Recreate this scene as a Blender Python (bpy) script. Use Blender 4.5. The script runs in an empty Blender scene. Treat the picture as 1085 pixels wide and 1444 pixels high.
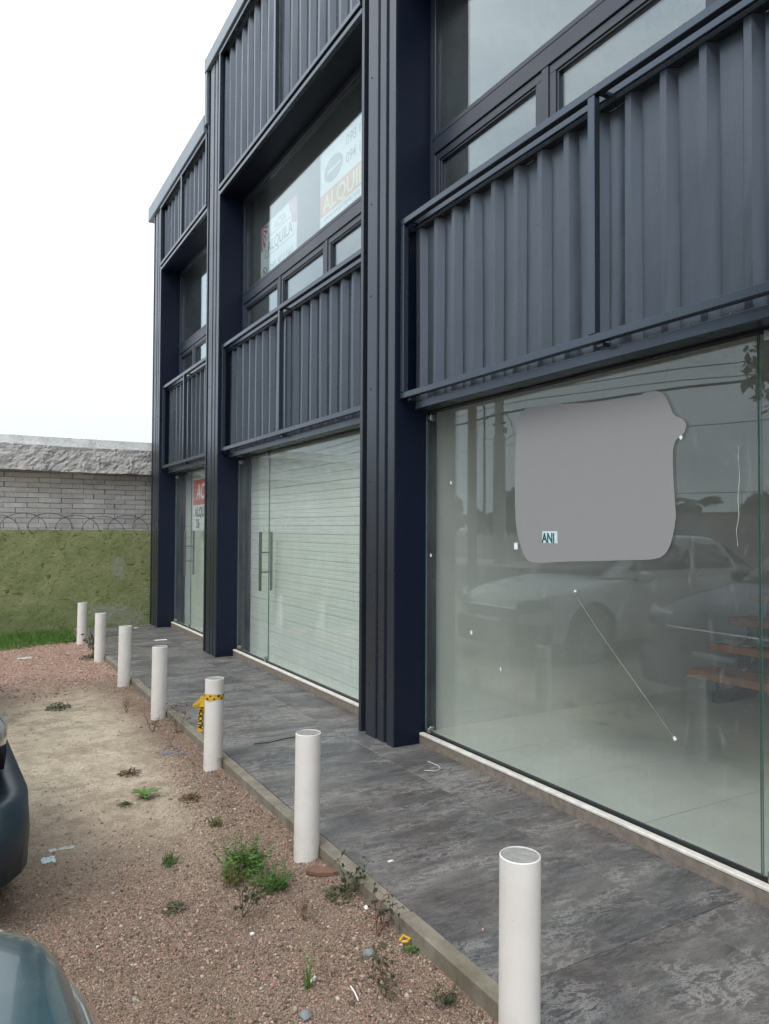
import bpy, math, random
import numpy as np
from mathutils import Matrix, Vector

# ------------------------------------------------------------------ camera, sky, sun, exposure
S = bpy.context.scene
COL = S.collection
random.seed(7)
RNG = np.random.default_rng(11)

cam_d = bpy.data.cameras.new('camera')
cam = bpy.data.objects.new('camera', cam_d); COL.objects.link(cam)
cam_d.sensor_fit = 'VERTICAL'; cam_d.sensor_height = 36.0; cam_d.sensor_width = 27.05
cam_d.lens = 36.0 * 1040.0 / 1444.0
cam_d.clip_start = 0.03; cam_d.clip_end = 2000
_y = Vector(((-56 - 542.5) / 1040.0, (744 - 722) / 1040.0, 1.0)).normalized()
_a = -0.0045
_d = Vector((_a, 1.0, -(_a * _y.x + _y.y) / _y.z)).normalized()
_x = _d.cross(_y)
if _x.x < 0: _x = -_x
_M = Matrix((_x, _y, -_d))                       # world axes in camera coordinates (x right, y down, z forward)
_r, _dn, _f = _M.col[0], _M.col[1], _M.col[2]
cam.matrix_world = Matrix(((_r.x, -_dn.x, -_f.x, 0), (_r.y, -_dn.y, -_f.y, 0), (_r.z, -_dn.z, -_f.z, 1.42), (0, 0, 0, 1)))
S.camera = cam

SUN_EL, SUN_AZ = math.radians(52), math.radians(-112)     # azimuth measured from +Y towards +X
W = bpy.data.worlds.new('World'); S.world = W; W.use_nodes = True
wn, wl = W.node_tree.nodes, W.node_tree.links
wn.clear()
wo = wn.new('ShaderNodeOutputWorld'); bg = wn.new('ShaderNodeBackground'); bg.inputs['Strength'].default_value = 0.1
sky = wn.new('ShaderNodeTexSky'); sky.sky_type = 'NISHITA'; sky.sun_disc = False
sky.sun_elevation = SUN_EL; sky.sun_rotation = SUN_AZ
tc = wn.new('ShaderNodeTexCoord'); mp = wn.new('ShaderNodeMapping'); mp.inputs['Scale'].default_value = (1.6, 1.6, 5.0)
nz = wn.new('ShaderNodeTexNoise'); nz.inputs['Scale'].default_value = 1.3; nz.inputs['Detail'].default_value = 7; nz.inputs['Roughness'].default_value = 0.55
cr = wn.new('ShaderNodeValToRGB')
cr.color_ramp.elements[0].position = 0.33; cr.color_ramp.elements[0].color = (7.6, 8.7, 10.0, 1)
cr.color_ramp.elements[1].position = 0.58; cr.color_ramp.elements[1].color = (12.6, 12.9, 13.2, 1)
mx = wn.new('ShaderNodeMix'); mx.data_type = 'RGBA'; mx.inputs['Factor'].default_value = 0.9
wl.new(tc.outputs['Generated'], mp.inputs['Vector']); wl.new(mp.outputs['Vector'], nz.inputs['Vector'])
wl.new(nz.outputs['Fac'], cr.inputs['Fac'])
mi = [i for i in mx.inputs if i.type == 'RGBA']
sp = wn.new('ShaderNodeSeparateXYZ'); wl.new(tc.outputs['Generated'], sp.inputs[0])
hr = wn.new('ShaderNodeMapRange'); hr.inputs['From Min'].default_value = 0.10; hr.inputs['From Max'].default_value = 0.60; wl.new(sp.outputs['Z'], hr.inputs['Value'])
hm = wn.new('ShaderNodeMix'); hm.data_type = 'RGBA'; wl.new(hr.outputs['Result'], hm.inputs['Factor'])
hc = [i for i in hm.inputs if i.type == 'RGBA']; hc[0].default_value = (5.5, 5.95, 6.35, 1); wl.new(cr.outputs['Color'], hc[1])
wl.new(sky.outputs['Color'], mi[0]); wl.new([o for o in hm.outputs if o.type == 'RGBA'][0], mi[1])
wl.new([o for o in mx.outputs if o.type == 'RGBA'][0], bg.inputs['Color']); wl.new(bg.outputs['Background'], wo.inputs['Surface'])

sun_d = bpy.data.lights.new('sun', 'SUN'); sun_d.energy = 0.9; sun_d.angle = math.radians(18); sun_d.color = (1.0, 0.96, 0.9)
sun = bpy.data.objects.new('sun', sun_d); COL.objects.link(sun)
_dir = Vector((math.sin(SUN_AZ) * math.cos(SUN_EL), math.cos(SUN_AZ) * math.cos(SUN_EL), math.sin(SUN_EL)))
sun.rotation_euler = _dir.to_track_quat('Z', 'Y').to_euler()

S.view_settings.view_transform = 'Standard'; S.view_settings.look = 'None'
S.view_settings.exposure = 0.8; S.view_settings.gamma = 1.0; S.view_settings.use_curve_mapping = False
S.cycles.max_bounces = 8; S.cycles.transparent_max_bounces = 24; S.cycles.glossy_bounces = 4; S.cycles.diffuse_bounces = 4
S.cycles.caustics_reflective = False; S.cycles.caustics_refractive = False

# ------------------------------------------------------------------ material helpers
class N:
    def __init__(self, name):
        self.m = bpy.data.materials.new(name); self.m.use_nodes = True
        self.t = self.m.node_tree; self.n = self.t.nodes; self.l = self.t.links
        self.n.clear(); self.out = self.n.new('ShaderNodeOutputMaterial')
    def node(self, t, **kw):
        o = self.n.new(t)
        for k, v in kw.items():
            if k in o.inputs: self.set(o.inputs[k], v)
            else: setattr(o, k, v)
        return o
    def set(self, i, v):
        if isinstance(v, bpy.types.NodeSocket): self.l.new(v, i)
        else: i.default_value = v
    def coord(self, kind='Object', scale=(1, 1, 1), rot=(0, 0, 0)):
        c = self.node('ShaderNodeTexCoord'); m = self.node('ShaderNodeMapping')
        m.inputs['Scale'].default_value = scale; m.inputs['Rotation'].default_value = rot
        self.l.new(c.outputs[kind], m.inputs['Vector']); return m.outputs['Vector']
    def world(self, scale=(1, 1, 1)):
        g = self.node('ShaderNodeNewGeometry'); m = self.node('ShaderNodeMapping'); m.inputs['Scale'].default_value = scale
        self.l.new(g.outputs['Position'], m.inputs['Vector']); return m.outputs['Vector']
    def noise(self, vec, scale=5, detail=4, rough=.55, dist=0.0):
        o = self.node('ShaderNodeTexNoise'); o.inputs['Scale'].default_value = scale; o.inputs['Detail'].default_value = detail
        o.inputs['Roughness'].default_value = rough; o.inputs['Distortion'].default_value = dist
        self.l.new(vec, o.inputs['Vector']); return o.outputs['Fac']
    def voronoi(self, vec, scale=5, feature='F1', out='Distance'):
        o = self.node('ShaderNodeTexVoronoi', feature=feature); o.inputs['Scale'].default_value = scale
        self.l.new(vec, o.inputs['Vector']); return o.outputs[out]
    def ramp(self, fac, *stops):
        r = self.node('ShaderNodeValToRGB'); e = r.color_ramp.elements
        while len(e) < len(stops): e.new(0.5)
        for k, (p, c) in enumerate(stops):
            e[k].position = p; e[k].color = (c, c, c, 1) if isinstance(c, (int, float)) else (*c, 1)
        self.l.new(fac, r.inputs['Fac']); return r.outputs['Color']
    def mix(self, f, a, b, mode='MIX'):
        o = self.node('ShaderNodeMix', data_type='RGBA', blend_type=mode)
        for k, v in (('Factor', f), ('A', a), ('B', b)):
            i = o.inputs[k] if k == 'Factor' else [s for s in o.inputs if s.name == k and s.type == 'RGBA'][0]
            if isinstance(v, tuple): v = (*v, 1) if len(v) == 3 else v
            self.set(i, v)
        return o.outputs[2]
    def math(self, op, a, b=0.0, clamp=False):
        o = self.node('ShaderNodeMath', operation=op, use_clamp=clamp); self.set(o.inputs[0], a); self.set(o.inputs[1], b); return o.outputs[0]
    def bump(self, h, strength=.3, dist=.01, normal=None):
        o = self.node('ShaderNodeBump'); o.inputs['Strength'].default_value = strength; o.inputs['Distance'].default_value = dist
        self.l.new(h, o.inputs['Height'])
        if normal is not None: self.l.new(normal, o.inputs['Normal'])
        return o.outputs['Normal']
    def bsdf(self, color, rough=.5, spec=.5, metal=0.0, normal=None, coat=0.0, emit=None):
        b = self.node('ShaderNodeBsdfPrincipled')
        self.set(b.inputs['Base Color'], (*color, 1) if isinstance(color, tuple) else color)
        self.set(b.inputs['Roughness'], rough); self.set(b.inputs['Specular IOR Level'], spec); self.set(b.inputs['Metallic'], metal)
        self.set(b.inputs['Coat Weight'], coat); b.inputs['Coat Roughness'].default_value = 0.04
        if normal is not None: self.l.new(normal, b.inputs['Normal'])
        return b.outputs['BSDF']
    def done(self, shader):
        self.l.new(shader, self.out.inputs['Surface']); return self.m

def plain(name, c, rough=.5, spec=.5, metal=0.0, var=.12, scale=14, coat=0.0, bump=0.0):
    n = N(name); v = n.world()
    f = n.noise(v, scale, 5)
    lo = tuple(x * (1 - var) for x in c); hi = tuple(min(1, x * (1 + var)) for x in c)
    col = n.ramp(f, (.3, lo), (.7, hi))
    nr = n.bump(n.noise(v, scale * 6, 4), bump, .004) if bump else None
    rg = n.ramp(n.noise(v, scale * .7, 3), (.3, max(0, rough - .06)), (.7, min(1, rough + .08)))
    return n.done(n.bsdf(col, rg, spec, metal, nr, coat))

def metal_paint(name, c, rough, spec=.5, streak=.18, dust=.07, metal=0.0):
    n = N(name); v = n.world((1, 1, .06)); v2 = n.world()
    f = n.noise(v, 40, 3, .5)
    col = n.ramp(f, (.3, tuple(x * (1 - streak) for x in c)), (.7, tuple(x * (1 + streak) for x in c)))
    d = n.noise(v2, 3.2, 6, .65)
    du = n.math('MULTIPLY', n.ramp(d, (.45, 0.0), (.75, 1.0)), dust)
    col = n.mix(du, col, (.30, .28, .26))
    sp = n.ramp(n.voronoi(v2, 26), (.0, 1.0), (.035, 0.0))       # small pale specks of dried dirt
    col = n.mix(n.math('MULTIPLY', sp, .35), col, (.35, .34, .32))
    rg = n.ramp(n.noise(v2, 2.2, 4), (.3, rough - .04), (.7, rough + .06))
    nr = n.bump(n.noise(v2, 1.6, 2, .5), .10, .03)
    return n.done(n.bsdf(col, rg, spec, metal, nr))

def glass_mat(name, tint, k=1.0, dust=.035, r0=.045):
    n = N(name)
    g = n.node('ShaderNodeNewGeometry')
    dt = n.node('ShaderNodeVectorMath', operation='DOT_PRODUCT'); n.l.new(g.outputs['Incoming'], dt.inputs[0]); n.l.new(g.outputs['Normal'], dt.inputs[1])
    c = n.math('ABSOLUTE', dt.outputs['Value'])
    s = n.math('POWER', n.math('SUBTRACT', 1.0, c), 5.0)
    fr = n.math('MULTIPLY', n.math('ADD', n.math('MULTIPLY', s, 1 - r0), r0), k, True)
    tr = n.node('ShaderNodeBsdfTransparent'); tr.inputs['Color'].default_value = (*tint, 1)
    gl = n.node('ShaderNodeBsdfGlossy'); gl.inputs['Roughness'].default_value = 0.0; gl.inputs['Color'].default_value = (.90, .98, 1.0, 1)
    m1 = n.node('ShaderNodeMixShader'); n.l.new(fr, m1.inputs[0]); n.l.new(tr.outputs[0], m1.inputs[1]); n.l.new(gl.outputs[0], m1.inputs[2])
    v = n.world()
    df = n.node('ShaderNodeBsdfDiffuse'); df.inputs['Color'].default_value = (.60, .64, .64, 1)
    film = n.math('MULTIPLY', n.ramp(n.noise(v, 1.7, 7, .65, .4), (.35, .35), (.75, 1.0)), dust)
    sp = n.math('MULTIPLY', n.ramp(n.voronoi(v, 7), (.0, 1.0), (.012, 0.0)), .35)
    wipe = n.math('MULTIPLY', n.ramp(n.noise(n.world((1, 6, .9)), 5, 3, .5, 1.5), (.62, 0.0), (.72, 1.0)), dust * .8)
    m2 = n.node('ShaderNodeMixShader'); n.l.new(n.math('ADD', n.math('ADD', film, sp), wipe, True), m2.inputs[0]); n.l.new(m1.outputs[0], m2.inputs[1]); n.l.new(df.outputs[0], m2.inputs[2])
    return n.done(m2.outputs[0])

# ------------------------------------------------------------------ object helpers
ORG = {}
def empty(name, loc=(0, 0, 0), label=None, cat=None, group=None, kind=None):
    o = bpy.data.objects.new(name, None); COL.objects.link(o); o.location = loc; o.empty_display_size = .1
    ORG[o.name] = Vector(loc); tag(o, label, cat, group, kind); return o
def tag(o, label=None, cat=None, group=None, kind=None):
    for k, v in (('label', label), ('category', cat), ('group', group), ('kind', kind)):
        if v: o[k] = v
    return o
def shade(me, smooth):
    if smooth: me.polygons.foreach_set('use_smooth', [True] * len(me.polygons))
def link(name, me, parent=None, loc=(0, 0, 0)):
    o = bpy.data.objects.new(name, me); COL.objects.link(o); o.location = loc
    if parent: o.parent = parent
    return o
def bevel(o, w, seg=1):
    b = o.modifiers.new('bevel', 'BEVEL'); b.width = w; b.segments = seg; b.limit_method = 'ANGLE'; b.angle_limit = math.radians(40); return o

class MB:
    """Collects shapes in world coordinates; build() links them as ONE mesh object."""
    def __init__(self): self.v, self.f, self.mi, self.k = [], [], [], 0
    def add(self, vs, fs):
        b = len(self.v); self.v += [tuple(p) for p in vs]
        for f in fs: self.f.append([i + b for i in f]); self.mi.append(self.k)
        return self
    def slot(self, k): self.k = k; return self
    def box(self, x0, x1, y0, y1, z0, z1):
        vs = [(x, y, z) for x in (x0, x1) for y in (y0, y1) for z in (z0, z1)]
        return self.add(vs, [(0, 1, 3, 2), (4, 6, 7, 5), (0, 4, 5, 1), (2, 3, 7, 6), (0, 2, 6, 4), (1, 5, 7, 3)])
    def prism(self, pts, z0, z1):
        """polygon pts (x,y), counter-clockwise, extruded in z"""
        n = len(pts); vs = [(x, y, z0) for x, y in pts] + [(x, y, z1) for x, y in pts]
        fs = [tuple(range(n))[::-1], tuple(range(n, 2 * n))] + [(i, (i + 1) % n, n + (i + 1) % n, n + i) for i in range(n)]
        return self.add(vs, fs)
    def prism_x(self, pts, x0, x1):
        """polygon pts (y,z) extruded in x"""
        n = len(pts); vs = [(x0, y, z) for y, z in pts] + [(x1, y, z) for y, z in pts]
        fs = [tuple(range(n)), tuple(range(n, 2 * n))[::-1]] + [(i, n + i, n + (i + 1) % n, (i + 1) % n) for i in range(n)]
        return self.add(vs, fs)
    def cyl(self, p0, p1, r0, r1=None, n=12, caps=True):
        r1 = r0 if r1 is None else r1
        p0, p1 = Vector(p0), Vector(p1); d = (p1 - p0)
        if d.length < 1e-9: return self
        q = d.to_track_quat('Z', 'Y'); ring = []
        for p, r in ((p0, r0), (p1, r1)):
            for i in range(n):
                a = 2 * math.pi * i / n; ring.append(p + q @ Vector((math.cos(a) * r, math.sin(a) * r, 0)))
        fs = [(i, (i + 1) % n, n + (i + 1) % n, n + i) for i in range(n)]
        if caps: fs += [tuple(range(n))[::-1], tuple(range(n, 2 * n))]
        return self.add(ring, fs)
    def tube(self, pts, r, n=6, taper=None):
        pts = [Vector(p) for p in pts]; m = len(pts); vs = []
        for k, p in enumerate(pts):
            d = (pts[min(k + 1, m - 1)] - pts[max(k - 1, 0)]); q = d.to_track_quat('Z', 'Y')
            rr = r if taper is None else r + (taper - r) * k / max(1, m - 1)
            for i in range(n):
                a = 2 * math.pi * i / n; vs.append(p + q @ Vector((math.cos(a) * rr, math.sin(a) * rr, 0)))
        fs = []
        for k in range(m - 1):
            for i in range(n):
                j = (i + 1) % n; fs.append((k * n + i, k * n + j, (k + 1) * n + j, (k + 1) * n + i))
        fs += [tuple(range(n))[::-1], tuple(range((m - 1) * n, m * n))]
        return self.add(vs, fs)
    def lathe(self, c, prof, n=24):
        c = Vector(c); vs = []; m = len(prof)
        for r, z in prof:
            for i in range(n):
                a = 2 * math.pi * i / n; vs.append((c.x + r * math.cos(a), c.y + r * math.sin(a), c.z + z))
        fs = [(k * n + i, k * n + (i + 1) % n, (k + 1) * n + (i + 1) % n, (k + 1) * n + i) for k in range(m - 1) for i in range(n)]
        fs += [tuple(range(n))[::-1], tuple(range((m - 1) * n, m * n))]
        return self.add(vs, fs)
    def quad(self, a, b, c, d): return self.add([a, b, c, d], [(0, 1, 2, 3)])
    def mesh(self, name, mats, org=Vector((0, 0, 0)), smooth=False):
        me = bpy.data.meshes.new(name)
        me.from_pydata([(x - org[0], y - org[1], z - org[2]) for x, y, z in self.v], [], self.f)
        for m in (mats if isinstance(mats, (list, tuple)) else [mats]): me.materials.append(m)
        if any(self.mi): me.polygons.foreach_set('material_index', self.mi)
        me.validate(); me.update(); shade(me, smooth); return me
    def build(self, name, mats, parent=None, smooth=False, bev=0.0, local=False):
        org = Vector((0, 0, 0)); p = None if local else parent
        while p is not None: org = org + Vector(p.location); p = p.parent
        o = link(name, self.mesh(name, mats, org, smooth), parent)
        if bev: bevel(o, bev)
        return o

def autosmooth(o, deg=35):
    me = o.data; shade(me, True)
    try: me.set_sharp_from_angle(angle=math.radians(deg))
    except Exception: pass
    return o

def text(body, size, y_left, z_base, x, m, parent=None, name='lettering', width=1.0, off=0.0, shear=0.0, extr=.0004, rot=None, label=None):
    """flat lettering that faces -X and reads from +Y to -Y"""
    c = bpy.data.curves.new(name, 'FONT'); c.body = body; c.size = size; c.extrude = extr; c.offset = off; c.shear = shear
    t = bpy.data.objects.new(name + '_curve', c); COL.objects.link(t)
    bpy.context.view_layer.update()
    me = bpy.data.meshes.new_from_object(t.evaluated_get(bpy.context.evaluated_depsgraph_get()))
    bpy.data.objects.remove(t); bpy.data.curves.remove(c)
    n = len(me.vertices); co = np.empty(n * 3, np.float32); me.vertices.foreach_get('co', co); co = co.reshape(-1, 3)
    co[:, 0] *= width
    if rot: 
        a = rot; co[:, :2] = np.stack([co[:, 0] * math.cos(a) - co[:, 1] * math.sin(a), co[:, 0] * math.sin(a) + co[:, 1] * math.cos(a)], 1)
    org = Vector((0, 0, 0)); p = parent
    while p is not None: org = org + Vector(p.location); p = p.parent
    out = np.stack([x - co[:, 2] - org.x, y_left - co[:, 0] - org.y, z_base + co[:, 1] - org.z], 1).astype(np.float32)
    me.vertices.foreach_set('co', out.ravel()); me.materials.clear(); me.materials.append(m); me.update(); me.name = name
    o = link(name, me, parent)
    if label: o['label'] = label
    return o

# ------------------------------------------------------------------ numpy noise
def _hash(ix, iy, s):
    h = np.sin(ix * 127.1 + iy * 311.7 + s * 74.7) * 43758.5453
    return h - np.floor(h)
def vnoise(x, y, s=0):
    ix, iy = np.floor(x), np.floor(y); fx, fy = x - ix, y - iy
    fx = fx * fx * (3 - 2 * fx); fy = fy * fy * (3 - 2 * fy)
    a, b, c, d = _hash(ix, iy, s), _hash(ix + 1, iy, s), _hash(ix, iy + 1, s), _hash(ix + 1, iy + 1, s)
    return (a * (1 - fx) + b * fx) * (1 - fy) + (c * (1 - fx) + d * fx) * fy
def fbm(x, y, s=0, o=4):
    t, a, n = 0, 1.0, 0
    for k in range(o): t = t + a * vnoise(x * 2 ** k, y * 2 ** k, s + k); n += a; a *= .5
    return t / n
def ground_z(x, y):
    x, y = np.asarray(x, float), np.asarray(y, float)
    z = -.072 + .022 * (fbm(x * 1.3, y * 1.3, 3) - .5) + .012 * (fbm(x * 7, y * 7, 5) - .5) + .006 * (fbm(x * 30, y * 30, 9, 2) - .5)
    z = z + .022 * np.exp(-((x - 1.42) / .12) ** 2)
    return z
def gz(x, y): return float(ground_z(x, y))
def grid_mesh(name, xs, ys, zf, m, smooth=True):
    X, Y = np.meshgrid(xs, ys, indexing='ij'); Z = zf(X, Y)
    nx, ny = len(xs), len(ys)
    me = bpy.data.meshes.new(name); v = np.stack([X, Y, Z], -1).reshape(-1, 3).astype(np.float32)
    i = np.arange(nx * ny).reshape(nx, ny)
    q = np.stack([i[:-1, :-1], i[1:, :-1], i[1:, 1:], i[:-1, 1:]], -1).reshape(-1, 4).astype(np.int32)
    me.vertices.add(len(v)); me.vertices.foreach_set('co', v.ravel())
    me.loops.add(q.size); me.loops.foreach_set('vertex_index', q.ravel())
    me.polygons.add(len(q)); me.polygons.foreach_set('loop_start', np.arange(0, q.size, 4, dtype=np.int32))
    me.materials.append(m); me.update(calc_edges=True); me.validate(); shade(me, smooth); return me
def tri_mesh(name, v, f, m, smooth=False):
    me = bpy.data.meshes.new(name); v = np.asarray(v, np.float32); f = np.asarray(f, np.int32); k = f.shape[1]
    me.vertices.add(len(v)); me.vertices.foreach_set('co', v.ravel())
    me.loops.add(f.size); me.loops.foreach_set('vertex_index', f.ravel())
    me.polygons.add(len(f)); me.polygons.foreach_set('loop_start', np.arange(0, f.size, k, dtype=np.int32))
    me.materials.append(m); me.update(calc_edges=True); shade(me, smooth); return me

# ------------------------------------------------------------------ materials
M = {}
M['front'] = metal_paint('anthracite_sheet_metal', (.072, .087, .107), .28, .5, .05, .03, .58)
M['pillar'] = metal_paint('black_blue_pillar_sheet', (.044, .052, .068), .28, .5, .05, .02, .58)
M['frame'] = metal_paint('anthracite_tube_paint', (.066, .084, .108), .26, .5, .04, .03, .58)
M['dark'] = metal_paint('shade_navy_sheet_metal', (.0048, .0095, .027), .45, .30, .06, .006)  # shade and bluish veil of side returns and soffits put into the colour
M['cap'] = metal_paint('pale_grey_roof_flashing', (.20, .24, .28), .40, .5, .06)
M['alu'] = metal_paint('dark_window_aluminium', (.026, .034, .050), .36, .5, .05, .02)
M['black'] = plain('black_rubber', (.012, .012, .014), .5, .4)
M['steel'] = plain('brushed_steel', (.42, .43, .42), .32, .5, 1.0, .08)
M['steel_dark'] = plain('worn_steel_bar', (.20, .20, .19), .38, .5, 1.0, .1)
M['glass'] = glass_mat('shopfront_glass', (.945, .97, .957), 1.05, .075, .056)
M['glass_up'] = glass_mat('upper_window_glass', (.90, .94, .94), 1.45, .03, .085)
M['glass_edge'] = plain('green_glass_edge', (.13, .24, .20), .2, .6)
M['shutter'] = plain('white_shutter_slats', (.80, .82, .78), .45, .4, 0, .05, 4)
M['white_paint'] = plain('white_sill_paint', (.66, .64, .58), .6, .3, 0, .15, 20, 0, .2)
M['mortar'] = plain('brown_mortar', (.21, .18, .15), .9, .2, 0, .25, 24, 0, .6)
M['ceiling'] = plain('white_ceiling', (.70, .69, .66), .9, .2)
M['int_wall'] = plain('grey_white_plaster', (.74, .74, .70), .85, .2, 0, .06, 2)
M['int_floor'] = plain('pale_grey_floor_tile', (.60, .60, .55), .35, .45, 0, .10, 2.5)
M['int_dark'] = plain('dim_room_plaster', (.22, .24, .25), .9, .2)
M['wood'] = plain('red_brown_wood', (.60, .24, .125), .42, .4, 0, .25, 6)
def pvc_mat():
    n = N('white_pvc'); v = n.coord('Object'); w = n.world(); sep = n.node('ShaderNodeSeparateXYZ'); n.l.new(v, sep.inputs[0])
    col = n.ramp(n.noise(w, 5, 5, .6), (.3, (.72, .69, .645)), (.7, (.80, .775, .735)))
    low = n.math('MULTIPLY', n.math('SUBTRACT', .22, sep.outputs['Z']), 7.0, True)
    col = n.mix(n.math('MULTIPLY', low, n.ramp(n.noise(w, 26, 6, .7), (.45, .0), (.7, .35))), col, (.40, .32, .23))
    streak = n.ramp(n.noise(n.world((1, 1, .08)), 46, 4, .6), (.56, 0.0), (.72, 1.0))
    col = n.mix(n.math('MULTIPLY', streak, .09), col, (.42, .38, .33))
    scuff = n.ramp(n.noise(n.world((1, 1, 2.5)), 33, 5, .7, 1.0), (.665, 0.0), (.69, 1.0))
    col = n.mix(n.math('MULTIPLY', scuff, .4), col, (.30, .29, .28))
    return n.done(n.bsdf(col, .36, .45, 0, n.bump(n.noise(w, 12, 3), .06, .01)))
M['pvc'] = pvc_mat()
M['conc_cap'] = plain('bollard_fill_concrete', (.27, .27, .25), .9, .2, 0, .2, 40, 0, .5)
M['paper'] = plain('white_paper', (.84, .86, .86), .6, .3, 0, .04)
M['red'] = plain('red_print', (.62, .03, .025), .5, .3, 0, .05)
M['pink'] = plain('crimson_print', (.46, .03, .07), .5, .3, 0, .05)
M['ink'] = plain('black_ink', (.02, .022, .022), .5, .3, 0, .05)
M['grey_ink'] = plain('grey_ink', (.20, .22, .23), .5, .3, 0, .05)
M['orange'] = plain('orange_print', (.72, .30, .14), .5, .3, 0, .05)
M['cream'] = plain('cream_print', (.90, .78, .40), .5, .3, 0, .04)
M['oval'] = plain('sage_print', (.20, .29, .27), .5, .3, 0, .05)
M['patch'] = plain('grey_mask_fill', (.275, .275, .275), .85, .15, 0, .01)  # even fill of the added mask shape on the near window
M['teal_ink'] = plain('teal_ink', (.012, .10, .115), .5, .3, 0, .05)
M['sticker'] = plain('pale_sticker', (.60, .72, .73), .6, .3, 0, .04)
M['tape_y'] = plain('yellow_tape', (.66, .42, .05), .35, .45, 0, .08)
M['tape_clear'] = plain('dusty_tape', (.50, .52, .49), .5, .3, 0, .15, 60)
M['streak'] = plain('dusty_streak', (.19, .20, .18), .6, .3, 0, .3, 40)
M['stone_grey'] = plain('grey_stone', (.22, .23, .23), .9, .2, 0, .25, 40, 0, .6)
M['shard'] = plain('brown_tile_shard', (.19, .105, .07), .8, .3, 0, .2, 40, 0, .4)
M['tyre'] = plain('tyre_rubber', (.018, .018, .019), .8, .3)
M['plastic'] = plain('black_plastic', (.022, .024, .027), .5, .4)
M['conc_pole'] = plain('pole_concrete', (.30, .29, .27), .9, .2, 0, .15, 6, 0, .4)
M['bark'] = plain('bark', (.10, .075, .055), .95, .1, 0, .3, 12, 0, .8)
M['cable'] = plain('cable_sheath', (.012, .012, .013), .6, .3)
M['rust_wire'] = plain('rusty_wire', (.055, .05, .047), .6, .4, .4)
M['blue_str'] = plain('blue_string', (.20, .30, .40), .7, .3)
M['dry'] = plain('dry_stems', (.16, .11, .07), .9, .1, 0, .3, 60)
M['red_stem'] = plain('reddish_stems', (.13, .05, .04), .8, .2, 0, .3, 60)
M['bracket_grey'] = plain('grey_blue_bracket', (.16, .19, .21), .5, .4)
M['door_grn'] = plain('dark_teal_panel', (.03, .06, .06), .5, .4)

def leaf_mat(name, c, c2, tr=.25):
    n = N(name); g = n.node('ShaderNodeNewGeometry')
    col = n.ramp(g.outputs['Random Per Island'], (0, c), (1, c2))
    d = n.bsdf(col, .55, .35); t = n.node('ShaderNodeBsdfTranslucent'); n.l.new(col, t.inputs['Color'])
    m = n.node('ShaderNodeMixShader'); m.inputs[0].default_value = tr; n.l.new(d, m.inputs[1]); n.l.new(t.outputs[0], m.inputs[2])
    return n.done(m.outputs[0])
M['leaf'] = leaf_mat('bright_weed_leaves', (.075, .17, .035), (.14, .27, .06))
M['leaf_y'] = leaf_mat('yellowing_leaves', (.16, .17, .04), (.24, .22, .07))
M['leaf_grey'] = leaf_mat('dull_weed_leaves', (.07, .09, .045), (.14, .14, .08))
M['grass'] = leaf_mat('grass_blades', (.075, .18, .03), (.17, .29, .07))
M['tree'] = leaf_mat('tree_leaves', (.018, .035, .014), (.045, .08, .028), .2)
M['tree_b'] = leaf_mat('street_tree_leaves', (.05, .11, .025), (.11, .21, .05), .3)
M['bush'] = leaf_mat('brown_bush_leaves', (.05, .045, .02), (.09, .08, .035), .2)

# gravel sheet: pinkish gravel, pale sand in the middle stretch, darker brown along the kerb
def gravel_colour(n):
    v = n.world(); sep = n.node('ShaderNodeSeparateXYZ'); n.l.new(v, sep.inputs[0])
    wob = n.math('MULTIPLY', n.math('SUBTRACT', n.noise(v, 1.1, 5, .6), .5), 1.8)
    yy = n.math('ADD', sep.outputs['Y'], wob)
    a = n.ramp(n.math('MULTIPLY', n.math('SUBTRACT', yy, 3.0), .6, True), (0, 0.0), (1, 1.0))
    b = n.ramp(n.math('MULTIPLY', n.math('SUBTRACT', 7.9, yy), .6, True), (0, 0.0), (1, 1.0))
    xx = n.math('ADD', sep.outputs['X'], n.math('MULTIPLY', wob, .12))
    c = n.ramp(n.math('MULTIPLY', n.math('SUBTRACT', 1.28, xx), 3.2, True), (0, 0.0), (1, 1.0))
    sand = n.math('MULTIPLY', n.math('MULTIPLY', a, b), c)
    far = n.math('MULTIPLY', n.math('SUBTRACT', yy, 7.3), 1.2, True)
    return v, sand, far
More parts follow.
